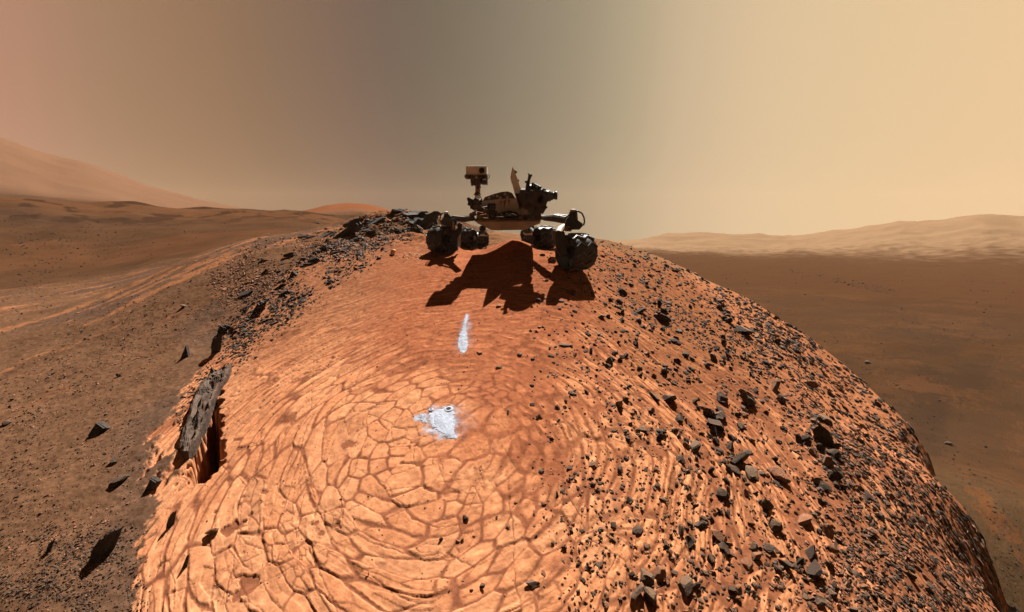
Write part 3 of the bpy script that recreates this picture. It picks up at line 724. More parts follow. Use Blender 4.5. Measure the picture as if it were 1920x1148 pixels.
MB().tube([W(px, py, E-.15) for px, py in ((1077, 396), (1084, 396), (1091, 400), (1095, 408), (1096, 416), (1094, 423))], .013, 8).tube([W(px, py, E-.1) for px, py in ((1072, 398), (1068, 401), (1065, 407))], .010, 8).build('cable_loop', 'cable', jb, RO)
fk = part(MB().tube([W(1070, 427, E-.12), W(1058, 427, E-.15), W(1050, 431, 6.45), W(1047, 438, 6.3)], [.06, .06, .055, .05], 12), 'fork', 'pan_tan')
legp = MB().prism([(1041, 434), (1058, 434), (1061, 446), (1063, 478), (1052, 482), (1044, 470), (1041, 450)], 6.15, 6.28, .96)
part(legp, 'wheel_strut', 'black_metal')
MB().tube([W(1058, 428, E-.26), W(1068, 425, E-.26)], .012, 8).tube([W(1060, 430, E-.26), W(1056, 440, 6.3)], .010, 8).build('fork_cable', 'copper', fk, RO)
# --- left suspension
part(MB().tube([W(886, 409, 7.3), W(870, 411, 7.5), W(855, 410, 7.6), W(838, 412, 7.7)], [.05, .055, .045, .04], 10)
     .tube([W(872, 408, 7.4), W(850, 406.5, 7.5), W(842, 409, 7.6)], [.012, .022, .02], 8), 'rocker_arm', 'dark_part')
jl = part(MB().prism([(826, 414), (832, 408), (846, 410), (856, 413), (856, 422), (838, 424), (826, 421)], 7.5, 7.75).tube([W(838, 412, 7.6), W(837, 400, 7.6)], [.085, .035], 12), 'steering_joint', 'green_grey')
MB().lathe(W(837, 400.5, 7.6), (0, 0, 1), [(0, .038), (.03, .036), (.035, .02)], 14).build('actuator_cap', 'white_part', jl, RO)
MB().tube([W(px, py, 7.6) for px, py in ((836, 399), (830, 400), (826, 405), (825, 412), (825, 417))], .010, 8).tube([W(px, py, 7.58) for px, py in ((839, 400), (843, 405), (846, 409))], .009, 8).build('cable_loop', 'cable', jl, RO)
part(MB().prism([(846, 416), (851, 416), (853, 432), (866, 420), (866, 434), (858, 446), (858, 470), (848, 472), (846, 440)], 7.42, 7.55, .95), 'wheel_strut', 'black_metal')
part(MB().prism([(848, 415), (850.5, 415), (851.5, 431), (848.5, 430)], 7.38, 7.42), 'strut_rib', 'copper')
part(MB().prism([(857, 421), (861, 418), (867, 420), (866, 431), (859, 436)], 7.5, 7.6), 'gearbox', 'brown_part')
part(MB().tube([W(862, 440, 7.7), W(861.5, 462, 7.7)], .018, 8), 'strut_brace', 'body_tan')
# --- bogies and rear struts
part(MB().tube([W(905, 428, 8.7), W(904, 434, 8.8), W(896, 440, 8.9), W(890, 446, 8.6)], [.07, .06, .05, .04], 10).tube([W(905, 432, 8.8), W(914, 441, 9.0), W(914, 450, 9.0)], [.04, .03, .03], 8), 'bogie', 'black_metal')
part(MB().prism([(897, 440), (901, 436), (912, 437), (915, 441), (913, 443), (899, 443)], 8.95, 9.05), 'mudguard', 'body_pale')
part(MB().tube([W(995, 427, 8.6), W(993, 432, 8.7), W(985, 434, 8.8)], [.08, .06, .05], 10).tube([W(995, 430, 8.6), W(1003, 438, 8.3), W(1008, 444, 8.1)], [.04, .03, .04], 8).tube([W(980, 433, 8.9), W(978, 440, 8.9), W(980, 447, 9.0)], .035, 8), 'bogie', 'black_metal')
part(MB().prism([(982, 438), (986, 434), (998, 434), (1002, 439), (999, 441), (984, 441)], 8.85, 8.95), 'mudguard', 'body_pale')
part(MB().prism([(1036, 432), (1047, 431), (1049, 444), (1046, 452), (1038, 450)], 7.0, 7.2), 'bogie_gearbox', 'dark_part')

# ------------------------------------------------------------------ rocks
def cut_rock(seed, sub, sq=(1, 1, 1), cuts=9):
    r_ = np.random.RandomState(seed); bm = bmesh.new(); bmesh.ops.create_icosphere(bm, subdivisions=sub, radius=1.0)
    V = np.array([v_.co[:] for v_ in bm.verts]); Fa = np.array([[v_.index for v_ in f.verts] for f in bm.faces]); bm.free()
    for _ in range(cuts):
        n_ = r_.normal(size=3); n_ /= np.linalg.norm(n_); d = r_.uniform(.28, .62)
        o_ = V@n_-d; V = V-np.maximum(o_, 0)[:, None]*n_
    V += .02*np.stack([perlin(V[:, 0]*3+s_, V[:, 1]*3+V[:, 2]*2.1, seed+s_) for s_ in range(3)], 1)
    V *= np.array(sq); return V, Fa
def plate_rock(seed, layers=3):
    """flaggy slab: a stack of thin irregular sheets"""
    r_ = np.random.RandomState(seed); VV, FF = [], []; z = 0; off = 0
    n = r_.randint(6, 9); ang = np.sort(r_.uniform(0, 2*np.pi, n)); rad0 = r_.uniform(.6, 1.05, n)
    for l_ in range(layers):
        th_ = r_.uniform(.10, .22); rr_ = rad0*(1-.07*l_)*r_.uniform(.86, 1.08, n)
        lo = np.stack([np.cos(ang)*rr_*1.3, np.sin(ang)*rr_*.75, np.full(n, z)+r_.uniform(-.01, .01, n)], 1)
        hi = lo*np.array([.95, .95, 1])+np.array([0, 0, th_]); hi[:, 2] += r_.uniform(-.03, .03, n)
        c0 = lo.mean(0); c1 = hi.mean(0)
        V = np.vstack([lo, hi, [c0], [c1]]); VV.append(V)
        for k_ in range(n):
            k2 = (k_+1) % n
            FF += [[off+k_, off+k2, off+n+k2], [off+k_, off+n+k2, off+n+k_], [off+n+k_, off+n+k2, off+2*n+1], [off+k2, off+k_, off+2*n]]
        off += 2*n+2; z += th_*.93
    V = np.vstack(VV); V[:, 2] -= z*.35
    return V, np.array(FF)
def tri_mesh(name, V, Fa, m):
    me = np_mesh(name, V, Fa); me.materials.append(MATS[m]); return me
rockV = [cut_rock(100+k_, 2, (1, .8+.25*(k_ % 2), .62+.1*(k_ % 3)), 9+k_ % 4) for k_ in range(14)]
rockM = {}
def rock_mesh(k_, m, kind='rock'):
    key = (k_, m, kind)
    if key not in rockM:
        V, Fa = rockV[k_] if kind == 'rock' else plateV[k_]
        rockM[key] = tri_mesh(kind, V, Fa, m)
    return rockM[key]
plateV = [plate_rock(300+k_, 2+k_ % 3) for k_ in range(10)]

def stone(name, me, x, y, size, rz, tilt=None, sink=.25, stretch=(1, 1, 1)):
    o = bpy.data.objects.new(name, me); col.objects.link(o)
    z = float(gz(x, y)[0]); n_ = gnormal(x, y, max(.05, size*.8))
    q = Vector((0, 0, 1)).rotation_difference(n_)
    M = q.to_matrix() @ Matrix.Rotation(rz, 3, 'Z')
    if name == 'flat_rock': M = q.to_matrix() @ Matrix.Rotation(rz, 3, 'Z') @ Matrix.Rotation(tilt[0], 3, 'X') @ Matrix.Rotation(tilt[1], 3, 'Z')
    elif tilt: M = M @ Matrix.Rotation(tilt[0], 3, 'X') @ Matrix.Rotation(tilt[1], 3, 'Y')
    M = M @ Matrix.Diagonal([size*s_ for s_ in stretch])
    o.matrix_world = Matrix.Translation(Vector((x, y, z))+n_*size*(.45-sink)*stretch[2]) @ M.to_4x4()
    return o

rn_ = np.random.RandomState(5)
# every region: how the rocks look and where they lie
def scatter(n, poly, smin, smax, power, seed):
    """points inside a frame-pixel polygon dropped on the ground; sizes in pixels, power-law"""
    r_ = np.random.RandomState(seed); p = np.array(poly, float); lo, hi = p.min(0), p.max(0); out = []
    pts = np.stack([r_.uniform(lo[0], hi[0], n*6), r_.uniform(lo[1], hi[1], n*6)], 1)
    s_ = sdf(pts[:, 0], pts[:, 1], [tuple(q) for q in poly]); soft = min(110.0, float(s_.max())*.45)
    pts = pts[(s_ > soft*r_.rand(len(pts))**1.3) & ((fbm(pts[:, 0]/95.0, pts[:, 1]/80.0, 3, seed)*1.1+.75) > r_.rand(len(pts)))][:n]
    x, y, z = ghit(pts[:, 0], pts[:, 1])
    sz = smin*(1-r_.rand(len(pts))*(1-(smax/smin)**(-power)))**(-1/power)
    dist = np.sqrt(x*x+y*y+z*z); mag = sz/2/F*dist
    ok = np.isfinite(x)
    return x[ok], y[ok], z[ok], mag[ok], sz[ok], pts[ok]
named = []   # (px, py, size px, material, kind, rz, tilt, stretch, label)
RF = 'on the right flank of the dome'
named += [
 (1200, 578, 26, 'rock_dark', 'rock', .3, None, (1, .9, .9), 'dark block at the upper left of a small cluster on the upper right flank'),
 (1237, 590, 30, 'rock_dark', 'rock', 1.3, None, (1, 1, .9), 'largest dark block of the cluster high on the right flank, split by a pale seam'),
 (1198, 597, 20, 'rock_dark', 'rock', 2.1, None, (1, 1, .8), 'dark rock directly below the dark block in the upper right flank cluster'),
 (1262, 632, 26, 'rock_dark', 'rock', .8, None, (1.2, 1, .7), 'dark wedge shaped rock with a flat lit top on the upper right flank'),
 (1283, 660, 22, 'rock_dark', 'rock', 2.8, None, (1, 1, .9), 'dark boulder touching a smaller one just downslope of the wedge shaped rock'),
 (1388, 612, 30, 'rock_grey', 'rock', .4, None, (1, 1, 1), 'grey topped boulder with a deep dark side near the right skyline of the dome'),
 (1227, 738, 24, 'rock_grey', 'rock', 1.9, None, (1.3, .8, .8), 'pale grey winged rock above a dark hollow in the middle of the right flank'),
 (1352, 775, 24, 'rock_grey', 'rock', .9, None, (1, 1, 1), 'rounded grey boulder at the right of a dark pair on the right flank'),
 (1384, 853, 38, 'rock_dark', 'rock', .7, None, (1.1, .8, .9), 'big tilted block with one flat lit face on the lower right flank'),
 (1373, 876, 22, 'rock_dark', 'rock', 2.7, None, (1, 1, .8), 'smaller dark rock leaning on the foot of the big tilted block'),
 (1462, 888, 38, 'rock_brown', 'rock', 1.2, None, (1, 1, .9), 'brown pyramid shaped rock with a deep shadowed face on the lower right flank'),
 (1206, 800, 20, 'rock_grey', 'rock', .2, None, (.8, 1.2, .8), 'upright grey stone beside a bright slab near the centre of the right flank'),
 (1352, 1000, 34, 'rock_brown', 'rock', .2, None, (1, 1, .8), 'squarish brown block at the top of a close pair low on the right flank'),
 (1356, 1020, 26, 'rock_dark', 'rock', 1.9, None, (1.2, 1, .7), 'dark rock pressed against the underside of the squarish brown block'),
 (1290, 1008, 28, 'rock_dark', 'rock', .6, None, (.8, 1.2, .7), 'tall dark rock in a hollow low on the right flank left of the close pair'),
 (1505, 970, 28, 'rock_brown', 'rock', 2.3, None, (.8, 1.2, .8), 'narrow upright brown stone low on the right flank'),
 (1551, 994, 24, 'rock_brown', 'rock', .0, None, (1, 1, 1), 'flat topped brown stone with a square outline low on the right flank'),
 (1192, 988, 24, 'rock_dark', 'rock', 1.0, None, (1.4, .8, .6), 'long dark stone at the left edge of the bright slabs low on the dome'),
 (935, 570, 15, 'rock_grey', 'rock', 1.0, None, (1.2, .8, .6), 'lone grey stone on the sand just right of the upper powder streak'),
 (898, 658, 12, 'rock_brown', 'rock', .6, None, (1, 1, .7), 'small brown stone beside the lower end of the upper powder streak'),
 (936, 686, 13, 'rock_grey', 'rock', .1, None, (1, 1, .7), 'small rounded stone on smooth sand below and right of the upper powder streak'),
 (976, 661, 12, 'rock_grey', 'rock', 1.1, None, (1, 1, .7), 'small grey stone on smooth sand two steps right of the powder streak'),
 (953, 770, 12, 'rock_grey', 'rock', 1.7, None, (1, 1, .7), 'small grey pebble on the smooth slab right of the drill hole'),
 (1062, 642, 18, 'rock_grey', 'rock', .1, None, (1.5, .7, .5), 'elongated grey stone lying crosswise where sand meets the rubble'),
 (1075, 734, 18, 'rock_grey', 'rock', 1.5, None, (.7, 1.4, .5), 'curved upright sliver of grey stone at the left edge of the rubble'),
 (1112, 866, 16, 'rock_grey', 'rock', .4, None, (1.2, .9, .6), 'flattish grey stone in the middle of the bright lower slabs'),
 (1070, 872, 15, 'rock_grey', 'rock', .9, None, (1.3, .9, .6), 'grey stone at the end of a sandy crack left of its flatter neighbour'),
 (998, 1088, 22, 'rock_grey', 'rock', .3, None, (1.4, .9, .5), 'broad flat grey stone near the bottom centre of the dome'),
 (737, 470, 22, 'rock_pale', 'rock', .9, None, (.7, 1.1, .8), 'pale lit pointed stone left of the front left wheel'),
 (345, 572, 11, 'rock_grey', 'rock', .9, None, (1, 1, 1), 'small isolated grey rock on the brown left slope'),
 (224, 703, 9, 'rock_dark', 'rock', .9, None, (1, 1, 1), 'tiny isolated dark stone on the brown left slope'),
 (12, 790, 15, 'rock_dark', 'rock', .9, None, (1, 1, .9), 'dark rock at the very left edge on the brown slope'),
 (217, 860, 17, 'rock_dark', 'rock', .5, None, (1, .9, .9), 'dark triangular stone halfway down the brown left slope'),
 (221, 898, 26, 'rock_dark', 'rock', 1.5, None, (1, .8, .8), 'grey wedge with a dark top edge below the triangular left slope stone'),
 (1628, 677, 13, 'rock_dark', 'rock', .5, None, (1, 1, .8), 'lone dark boulder on the grey valley slope just past the dome skyline'),
 (1780, 830, 11, 'rock_dark', 'rock', .9, None, (1, 1, .8), 'dark boulder on the grey valley slope near the right edge'),
 (400, 993, 20, 'rock_brown', 'rock', .2, None, (1.1, .8, .8), 'small pointed brown stone on bright slabs at the lower left of the dome'),
]
NS = ('plate_dark')
named += [
 (190, 800, 28, 'plate_dark', 'plate', .1, (.9, .7), (1, .8, 1.1), 'dark layered rock standing on edge high on the brown left slope'),
 (200, 1018, 50, 'plate_dark', 'plate', -.2, (1.0, .95), (1.1, .6, .9), 'largest dark slab on the brown left slope, tilted up like a fin'),
 (352, 660, 26, 'plate_dark', 'plate', .2, (1.2, .9), (1, .8, .9), 'dark jagged slab fragment left of the stacked fragments on the dome edge'),
 (409, 645, 42, 'plate_dark', 'plate', -.3, (1.2, .95), (1.1, .55, .9), 'long dark slab of stacked sheets on the left edge of the dome'),
 (420, 616, 26, 'plate_dark', 'plate', .1, (1.2, .8), (1, .8, .9), 'dark broken slab just above the stacked sheets on the left dome edge'),
 (487, 572, 34, 'plate_dark', 'plate', -.3, (1.2, .9), (1.1, .6, .9), 'upright pair of dark sheets on the upper left shoulder of the dome'),
 (552, 510, 24, 'plate_dark', 'plate', .1, (1.1, .7), (1, .7, 1), 'dark ribbed slab standing on the upper left shoulder'),
 (532, 546, 20, 'plate_dark', 'plate', .1, (.9, .5), (1.1, .7, .8), 'low dark slab below the ribbed one on the left shoulder'),
 (652, 432, 34, 'plate_dark', 'plate', .1, (.9, .6), (1.4, .7, 1.2), 'black ribbed ledge at the left end of the crest outcrop'),
 (663, 414, 26, 'plate_dark', 'plate', .1, (.5, .2), (1.5, .8, .9), 'flat black slab topping the left end of the crest outcrop'),
 (288, 902, 36, 'plate_dark', 'plate', -.3, (.95, 1.15), (1.1, .5, .7), 'narrow dark slab standing along the lower left rim of the dome'),
 (322, 975, 32, 'plate_dark', 'plate', -.3, (.95, 1.3), (1.1, .35, .6), 'thin dark sliver of slab below the big hollow on the left rim'),
 (349, 1055, 26, 'plate_dark', 'plate', -.3, (.95, 1.15), (1.1, .4, .6), 'thin dark sliver of slab near the bottom of the left rim'),
 (93, 1027, 22, 'plate_dark', 'plate', -.3, (.95, 1.1), (1.1, .4, .6), 'small dark sliver standing on the far lower left slope'),
 (1240, 465, 0.1, 'rock_grey', 'rock', 0, None, (1, 1, 1), None),
]
k = 0
for px, py, s_, m_, kind, rz, tilt, stv, lab in named:
    if lab is None: continue
    x, y, z = ghit(px, py+s_*.3)
    if not np.isfinite(x[0]): continue
    d = math.sqrt(x[0]**2+y[0]**2+z[0]**2); size = s_/2/F*d*1.12
    me = rock_mesh(k % (14 if kind == 'rock' else 10), m_, kind)
    o = stone('rock' if kind == 'rock' else 'flat_rock', me, float(x[0]), float(y[0]), size, rz, tilt, .18 if kind == 'rock' else .3, stv)
    tag(o, lab, 'rock'); k += 1

regions = [
 # n, polygon, size range, power, materials, kind, label, group
 (88, [(1090, 520), (1280, 520), (1440, 600), (1500, 700), (1300, 740), (1100, 700)], 10, 24, 2.6, ('rock_dark', 'rock_dark', 'rock_grey'), 'rock', 'dark angular rock among the scatter on the upper right flank of the dome', 'rocks on the upper right flank'),
 (110, [(1100, 720), (1300, 740), (1500, 700), (1610, 800), (1700, 960), (1300, 940), (1150, 900)], 11, 42, 1.9, ('rock_dark', 'rock_dark', 'rock_brown', 'rock_grey'), 'rock', 'dark chunky rock casting a short shadow on the middle right flank of the dome', 'rocks on the middle right flank'),
 (62, [(1240, 930), (1700, 960), (1780, 1148), (1150, 1148)], 12, 40, 1.9, ('rock_dark', 'rock_brown', 'rock_grey'), 'rock', 'dark rock half sunk between bright slabs on the lower right flank', 'rocks on the lower right flank'),
 (30, [(900, 880), (1240, 930), (1200, 1148), (860, 1148), (800, 1000)], 8, 20, 2.2, ('rock_dark', 'rock_brown', 'rock_grey'), 'rock', 'small dark stone wedged in a sandy crack at the bottom middle of the dome', 'stones in the lower cracks'),
 (62, [(640, 436), (700, 398), (760, 388), (815, 402), (812, 430), (760, 440), (690, 440)], 12, 34, 1.6, ('plate_dark',), 'plate', 'dark flat slab piled in the broken outcrop on the crest left of the rover', 'slabs of the crest outcrop'),
 (26, [(520, 430), (600, 412), (660, 420), (700, 450), (620, 500), (520, 570), (440, 560)], 9, 22, 2.0, ('plate_dark', 'rock_dark'), 'plate', 'small dark slab lying on the gravelly left shoulder of the dome', 'slabs on the left shoulder'),
]
LM = [((1237, 590), 'the seam split block'), ((1262, 632), 'the flat topped wedge rock'), ((1388, 612), 'the grey topped skyline boulder'), ((1227, 738), 'the winged pale grey rock'),
      ((1352, 775), 'the rounded grey boulder'), ((1384, 853), 'the big tilted block'), ((1462, 888), 'the brown pyramid rock'), ((1206, 800), 'the upright grey stone'), ((1352, 1000), 'the squarish brown block'),
      ((1290, 1008), 'the tall dark hollow rock'), ((1505, 970), 'the narrow brown stone'), ((1551, 994), 'the square flat topped stone'), ((1192, 988), 'the long dark stone'), ((1112, 866), 'the flattish grey stone'),
      ((998, 1088), 'the broad flat grey stone'), ((1078, 475), 'the front right wheel'), ((829, 453), 'the front left wheel'), ((652, 432), 'the black ribbed ledge'), ((663, 414), 'the flat black crest slab'),
      ((737, 470), 'the pale pointed stone'), ((487, 572), 'the upright pair of sheets'), ((552, 510), 'the ribbed shoulder slab'), ((420, 616), 'the broken edge slab'), ((1062, 642), 'the elongated grey stone'), ((1075, 734), 'the curved grey sliver'), ((829, 795), 'the bright powder patch')]
SECT = ['right', 'upper right', 'top', 'upper left', 'left', 'lower left', 'bottom', 'lower right']
ORD = ['nearest', 'second', 'third', 'fourth', 'fifth', 'sixth', 'seventh', 'eighth', 'ninth', 'tenth', 'eleventh', 'twelfth', 'thirteenth', 'fourteenth', 'fifteenth', 'sixteenth', 'seventeenth', 'eighteenth', 'nineteenth', 'twentieth', '21st', '22nd', '23rd', '24th', '25th', '26th', '27th', '28th', '29th', '30th']
todo = []
COLW = {'rock_dark': 'dark', 'rock_grey': 'grey', 'rock_brown': 'brown', 'plate_dark': 'black'}
pi_ = 0
for ri, (n, poly, a, b, pw, ms, kind, lab, grp) in enumerate(regions):
    x, y, z, mag, sz, pts = scatter(n, poly, a, b, pw, 900+ri)
    for q in range(len(x)):
        pi_ += 1
        me = rock_mesh(pi_ % (14 if kind == 'rock' else 10), ms[pi_ % len(ms)], kind)
        if kind == 'rock':
            o = stone('rock', me, x[q], y[q], mag[q]*1.05, rnd.uniform(0, 6.28), (rnd.uniform(-.5, .5), rnd.uniform(-.5, .5)), .20, (1, rnd.uniform(.7, 1.1), rnd.uniform(.55, .8) if ri == 3 else rnd.uniform(.8, 1.25)))
        else:
            o = stone('flat_rock', me, x[q], y[q], mag[q]*1.0, rnd.uniform(-.5, .4), (rnd.uniform(.05, .85), rnd.uniform(-.3, .7)), .2, (1.25, rnd.uniform(.5, .9), rnd.uniform(.5, 1.1)))
        tag(o, lab, 'rock', grp); todo.append((o, pts[q], ms[pi_ % len(ms)], kind))

secs = {}
for o, p, mm, kd in todo:
    dl = [math.hypot(p[0]-a[0], p[1]-a[1]) for a, _ in LM]; li = int(np.argmin(dl)); a = LM[li][0]
    sec = int(round(math.degrees(math.atan2(a[1]-p[1], p[0]-a[0]))/45.0)) % 8
    secs.setdefault((li, sec), []).append((dl[li], o, mm, kd))
for (li, sec), lst in secs.items():
    lst.sort(key=lambda t: t[0])
    for k_, (d_, o, mm, kd) in enumerate(lst):
        o['label'] = '%s %s, %s out to the %s from %s' % (COLW[mm], 'angular rock' if kd == 'rock' else 'flat slab', ORD[min(k_, len(ORD)-1)], SECT[sec], LM[li][1])
# smaller stones: countless, merged per region and material
lowV = [cut_rock(500+k_, 1, (1, .8, .65), 6) for k_ in range(10)]
def gravel(name, label, pieces, m):
    VV, FF = [], []; off = 0; r_ = np.random.RandomState(len(pieces[0]))
    x, y, z, mag = pieces
    e = .05; zx = (gz(x+e, y)-gz(x-e, y))/(2*e); zy = (gz(x, y+e)-gz(x, y-e))/(2*e); z = gz(x, y)
    for q in range(len(x)):
        V, Fa = lowV[r_.randint(10)]
        a, c_ = r_.uniform(0, 6.28), r_.uniform(-.5, .5)
        ca_, sa_ = math.cos(a), math.sin(a)
        P = V@np.array([[ca_, sa_, 0], [-sa_, ca_, 0], [0, 0, 1]]); P = P@np.array([[1, 0, 0], [0, math.cos(c_), math.sin(c_)], [0, -math.sin(c_), math.cos(c_)]])
        P = P*mag[q]*np.array([1, r_.uniform(.7, 1), r_.uniform(.6, 1)])
        P[:, 2] += z[q]+np.clip(zx[q], -1, 1)*P[:, 0]+np.clip(zy[q], -1, 1)*P[:, 1]+mag[q]*.18; P[:, 0] += x[q]; P[:, 1] += y[q]
        VV.append(P); FF.append(Fa+off); off += len(V)
    o = put(name, np_mesh(name, np.vstack(VV), np.vstack(FF)), None, m)
    o['kind'] = 'stuff'; o['label'] = label; o['category'] = 'gravel'
    return o
def sc4(*a, rmax=1e9):
    x, y, z, mag, sz, pts = scatter(*a); k_ = np.hypot(x, y) < rmax; return x[k_], y[k_], z[k_], mag[k_]
def cat(*l): return tuple(np.concatenate(c_) for c_ in zip(*l))
RP = [(985, 490), (1100, 425), (1240, 425), (1370, 470), (1480, 520), (1600, 580), (1740, 665), (1880, 820), (1975, 980), (1990, 1200), (1040, 1200), (990, 900), (985, 700)]
RD = [(1350, 480), (1480, 520), (1600, 580), (1740, 665), (1860, 840), (1960, 990), (1990, 1200), (1500, 1200), (1520, 950), (1440, 760), (1340, 640)]
gravel('rubble', 'small dark angular rubble strewn over the right flank of the dome', cat(sc4(3400, RP, 4.5, 16, 2.0, 41, rmax=12), sc4(2400, RD, 5, 17, 2.1, 42, rmax=12), sc4(2200, [(1100, 425), (1370, 470), (1600, 580), (1520, 740), (1250, 640), (1060, 540)], 4, 13, 2.2, 59, rmax=13)), 'rock_dark')
gravel('rubble', 'brown dusty rubble strewn over the right flank of the dome', cat(sc4(2200, RP, 4, 13, 2.2, 43, rmax=12), sc4(3000, RD, 4.5, 15, 2.2, 44, rmax=12)), 'rock_brown')
LS = [(-60, 700), (150, 560), (330, 480), (480, 440), (560, 440), (470, 560), (380, 680), (310, 800), (280, 950), (280, 1180), (-60, 1180)]
gravel('gravel', 'fine dark gravel sprinkled over the brown left slope', cat(sc4(2600, LS, 1.8, 7, 2.8, 45), sc4(1500, [(-40, 1020), (120, 960), (280, 980), (290, 1170), (-40, 1170)], 2.5, 7, 2.5, 48)), 'rock_dark')
gravel('gravel', 'brown gravel on the left slope and shoulder', cat(sc4(1600, LS, 2, 6, 2.8, 46), sc4(3200, [(380, 520), (480, 440), (640, 420), (760, 420), (780, 450), (680, 470), (600, 500), (500, 580), (420, 640)], 2.2, 9, 2.2, 47)), 'rock_brown')
gravel('rubble', 'dark flaggy rubble on the upper left shoulder of the dome', cat(sc4(1500, [(430, 600), (520, 500), (640, 440), (740, 440), (700, 510), (600, 560), (500, 640), (430, 670)], 3.5, 15, 2.0, 61), sc4(500, [(330, 760), (440, 600), (520, 600), (440, 720), (330, 860)], 3, 9, 2.3, 62)), 'rock_dark')
gravel('gravel', 'small grey chips around the crest outcrop and rover wheels', cat(sc4(900, [(600, 425), (700, 398), (810, 402), (812, 440), (740, 470), (600, 500)], 3, 12, 2.2, 49), sc4(420, [(900, 465), (1040, 450), (1130, 460), (1180, 540), (1000, 520)], 2.5, 8, 2.2, 50), sc4(600, [(400, 500), (600, 450), (700, 470), (600, 600), (450, 700), (380, 700)], 2.5, 10, 2.2, 53)), 'rock_grey')
gravel('gravel', 'scattered dark stones on the grey valley slope beyond the dome', cat(sc4(2600, [(1130, 447), (1220, 458), (1420, 530), (1560, 600), (1700, 720), (1830, 860), (1919, 1000), (1919, 1160), (1880, 1160), (1850, 1000), (1740, 840), (1500, 610), (1300, 500)], 1.2, 4.5, 2.4, 58), sc4(1500, [(1130, 447), (1300, 470), (1600, 560), (1930, 900), (1930, 1160), (1880, 1160), (1850, 1000), (1740, 840), (1500, 610), (1300, 500)], 1.2, 6, 2.6, 51)), 'rock_far')
gravel('gravel', 'small stones in the cracks between the bright slabs', cat(sc4(520, [(420, 640), (640, 480), (1050, 560), (1150, 900), (1200, 1160), (300, 1160), (330, 850)], 2, 7, 2.6, 52)), 'rock_brown')
gravel('gravel', 'dark boulders dotted over the far left valley', cat(sc4(600, [(0, 400), (400, 410), (500, 440), (300, 480), (0, 640)], 1.5, 4.5, 2.4, 54)), 'rock_far')
gravel('gravel', 'line of dark boulders crossing the valley floor on the right', cat(cat(sc4(420, [(1420, 500), (1500, 506), (1700, 545), (1680, 556), (1500, 518)], 1.2, 4.5, 2.2, 55), sc4(500, [(1300, 480), (1920, 510), (1920, 800), (1500, 560)], 1.2, 3.5, 2.6, 57))), 'rock_far')
pieces = sc4(90, [(738, 478), (770, 472), (800, 476), (790, 498), (760, 500), (745, 488)], 2.5, 6, 2.2, 56)
gravel('gravel', 'pale broken chips on the sand left of the front left wheel', pieces, 'rock_pale')

# ------------------------------------------------------------------ the big leaning slab beside the hollow
def draped(name, outline, thick, m, label, cat_, group=None, rough=.8, res=44, lift=.0012, seed=0, dome=1.0):
    """a body with the outline given in frame pixels, lying on the ground with real thickness"""
    P = poly_plan(outline); p = np.array(P); lo, hi = p.min(0), p.max(0)
    gx_ = np.linspace(lo[0], hi[0], res); stp = (hi[0]-lo[0])/(res-1); ny = max(4, int((hi[1]-lo[1])/stp)+1); gy_ = np.linspace(lo[1], hi[1], ny)
    XX, YY = np.meshgrid(gx_, gy_, indexing='ij'); s_ = sdf(XX.ravel(), YY.ravel(), P)+.016*fbm(XX.ravel()*22, YY.ravel()*22, 4, 600+seed, .7)
    inside = (s_ > -stp*.2).reshape(XX.shape)
    mxs = max(s_.max(), 1e-3); hh = thick*np.clip(s_/mxs, 0, 1)**(1.0*dome)*(1+.25*fbm(XX.ravel()/stp/4, YY.ravel()/stp/4, 3, 640+seed))
    zg = gz(XX.ravel(), YY.ravel()); zt = zg+lift+hh; zb = zg-.02
    idx = {}; V = []; Fq = []
    for a in range(res-1):
        for b in range(ny-1):
            if inside[a, b] and inside[a+1, b] and inside[a, b+1] and inside[a+1, b+1]:
                q = []
                for (i1, j1) in ((a, b), (a+1, b), (a+1, b+1), (a, b+1)):
                    if (i1, j1) not in idx:
                        idx[(i1, j1)] = len(V)//2; f = i1*ny+j1
                        V.append((XX[i1, j1], YY[i1, j1], zt[f])); V.append((XX[i1, j1], YY[i1, j1], zb[f]))
                    q.append(idx[(i1, j1)]*2)
                Fq.append(q)
    from collections import Counter
    ec_ = Counter()
    for q in Fq:
        for k_ in range(4): ec_[(q[k_], q[(k_+1) % 4])] += 1
    side = [[b, a, a+1, b+1] for (a, b) in ec_ if (b, a) not in ec_]
    V = np.array(V); O = V.mean(0); V = V-O
    me = np_mesh(name, V, np.array(Fq+side), None, True); o = put(name, me, None, m); o.location = O
    tag(o, label, cat_, group); return o

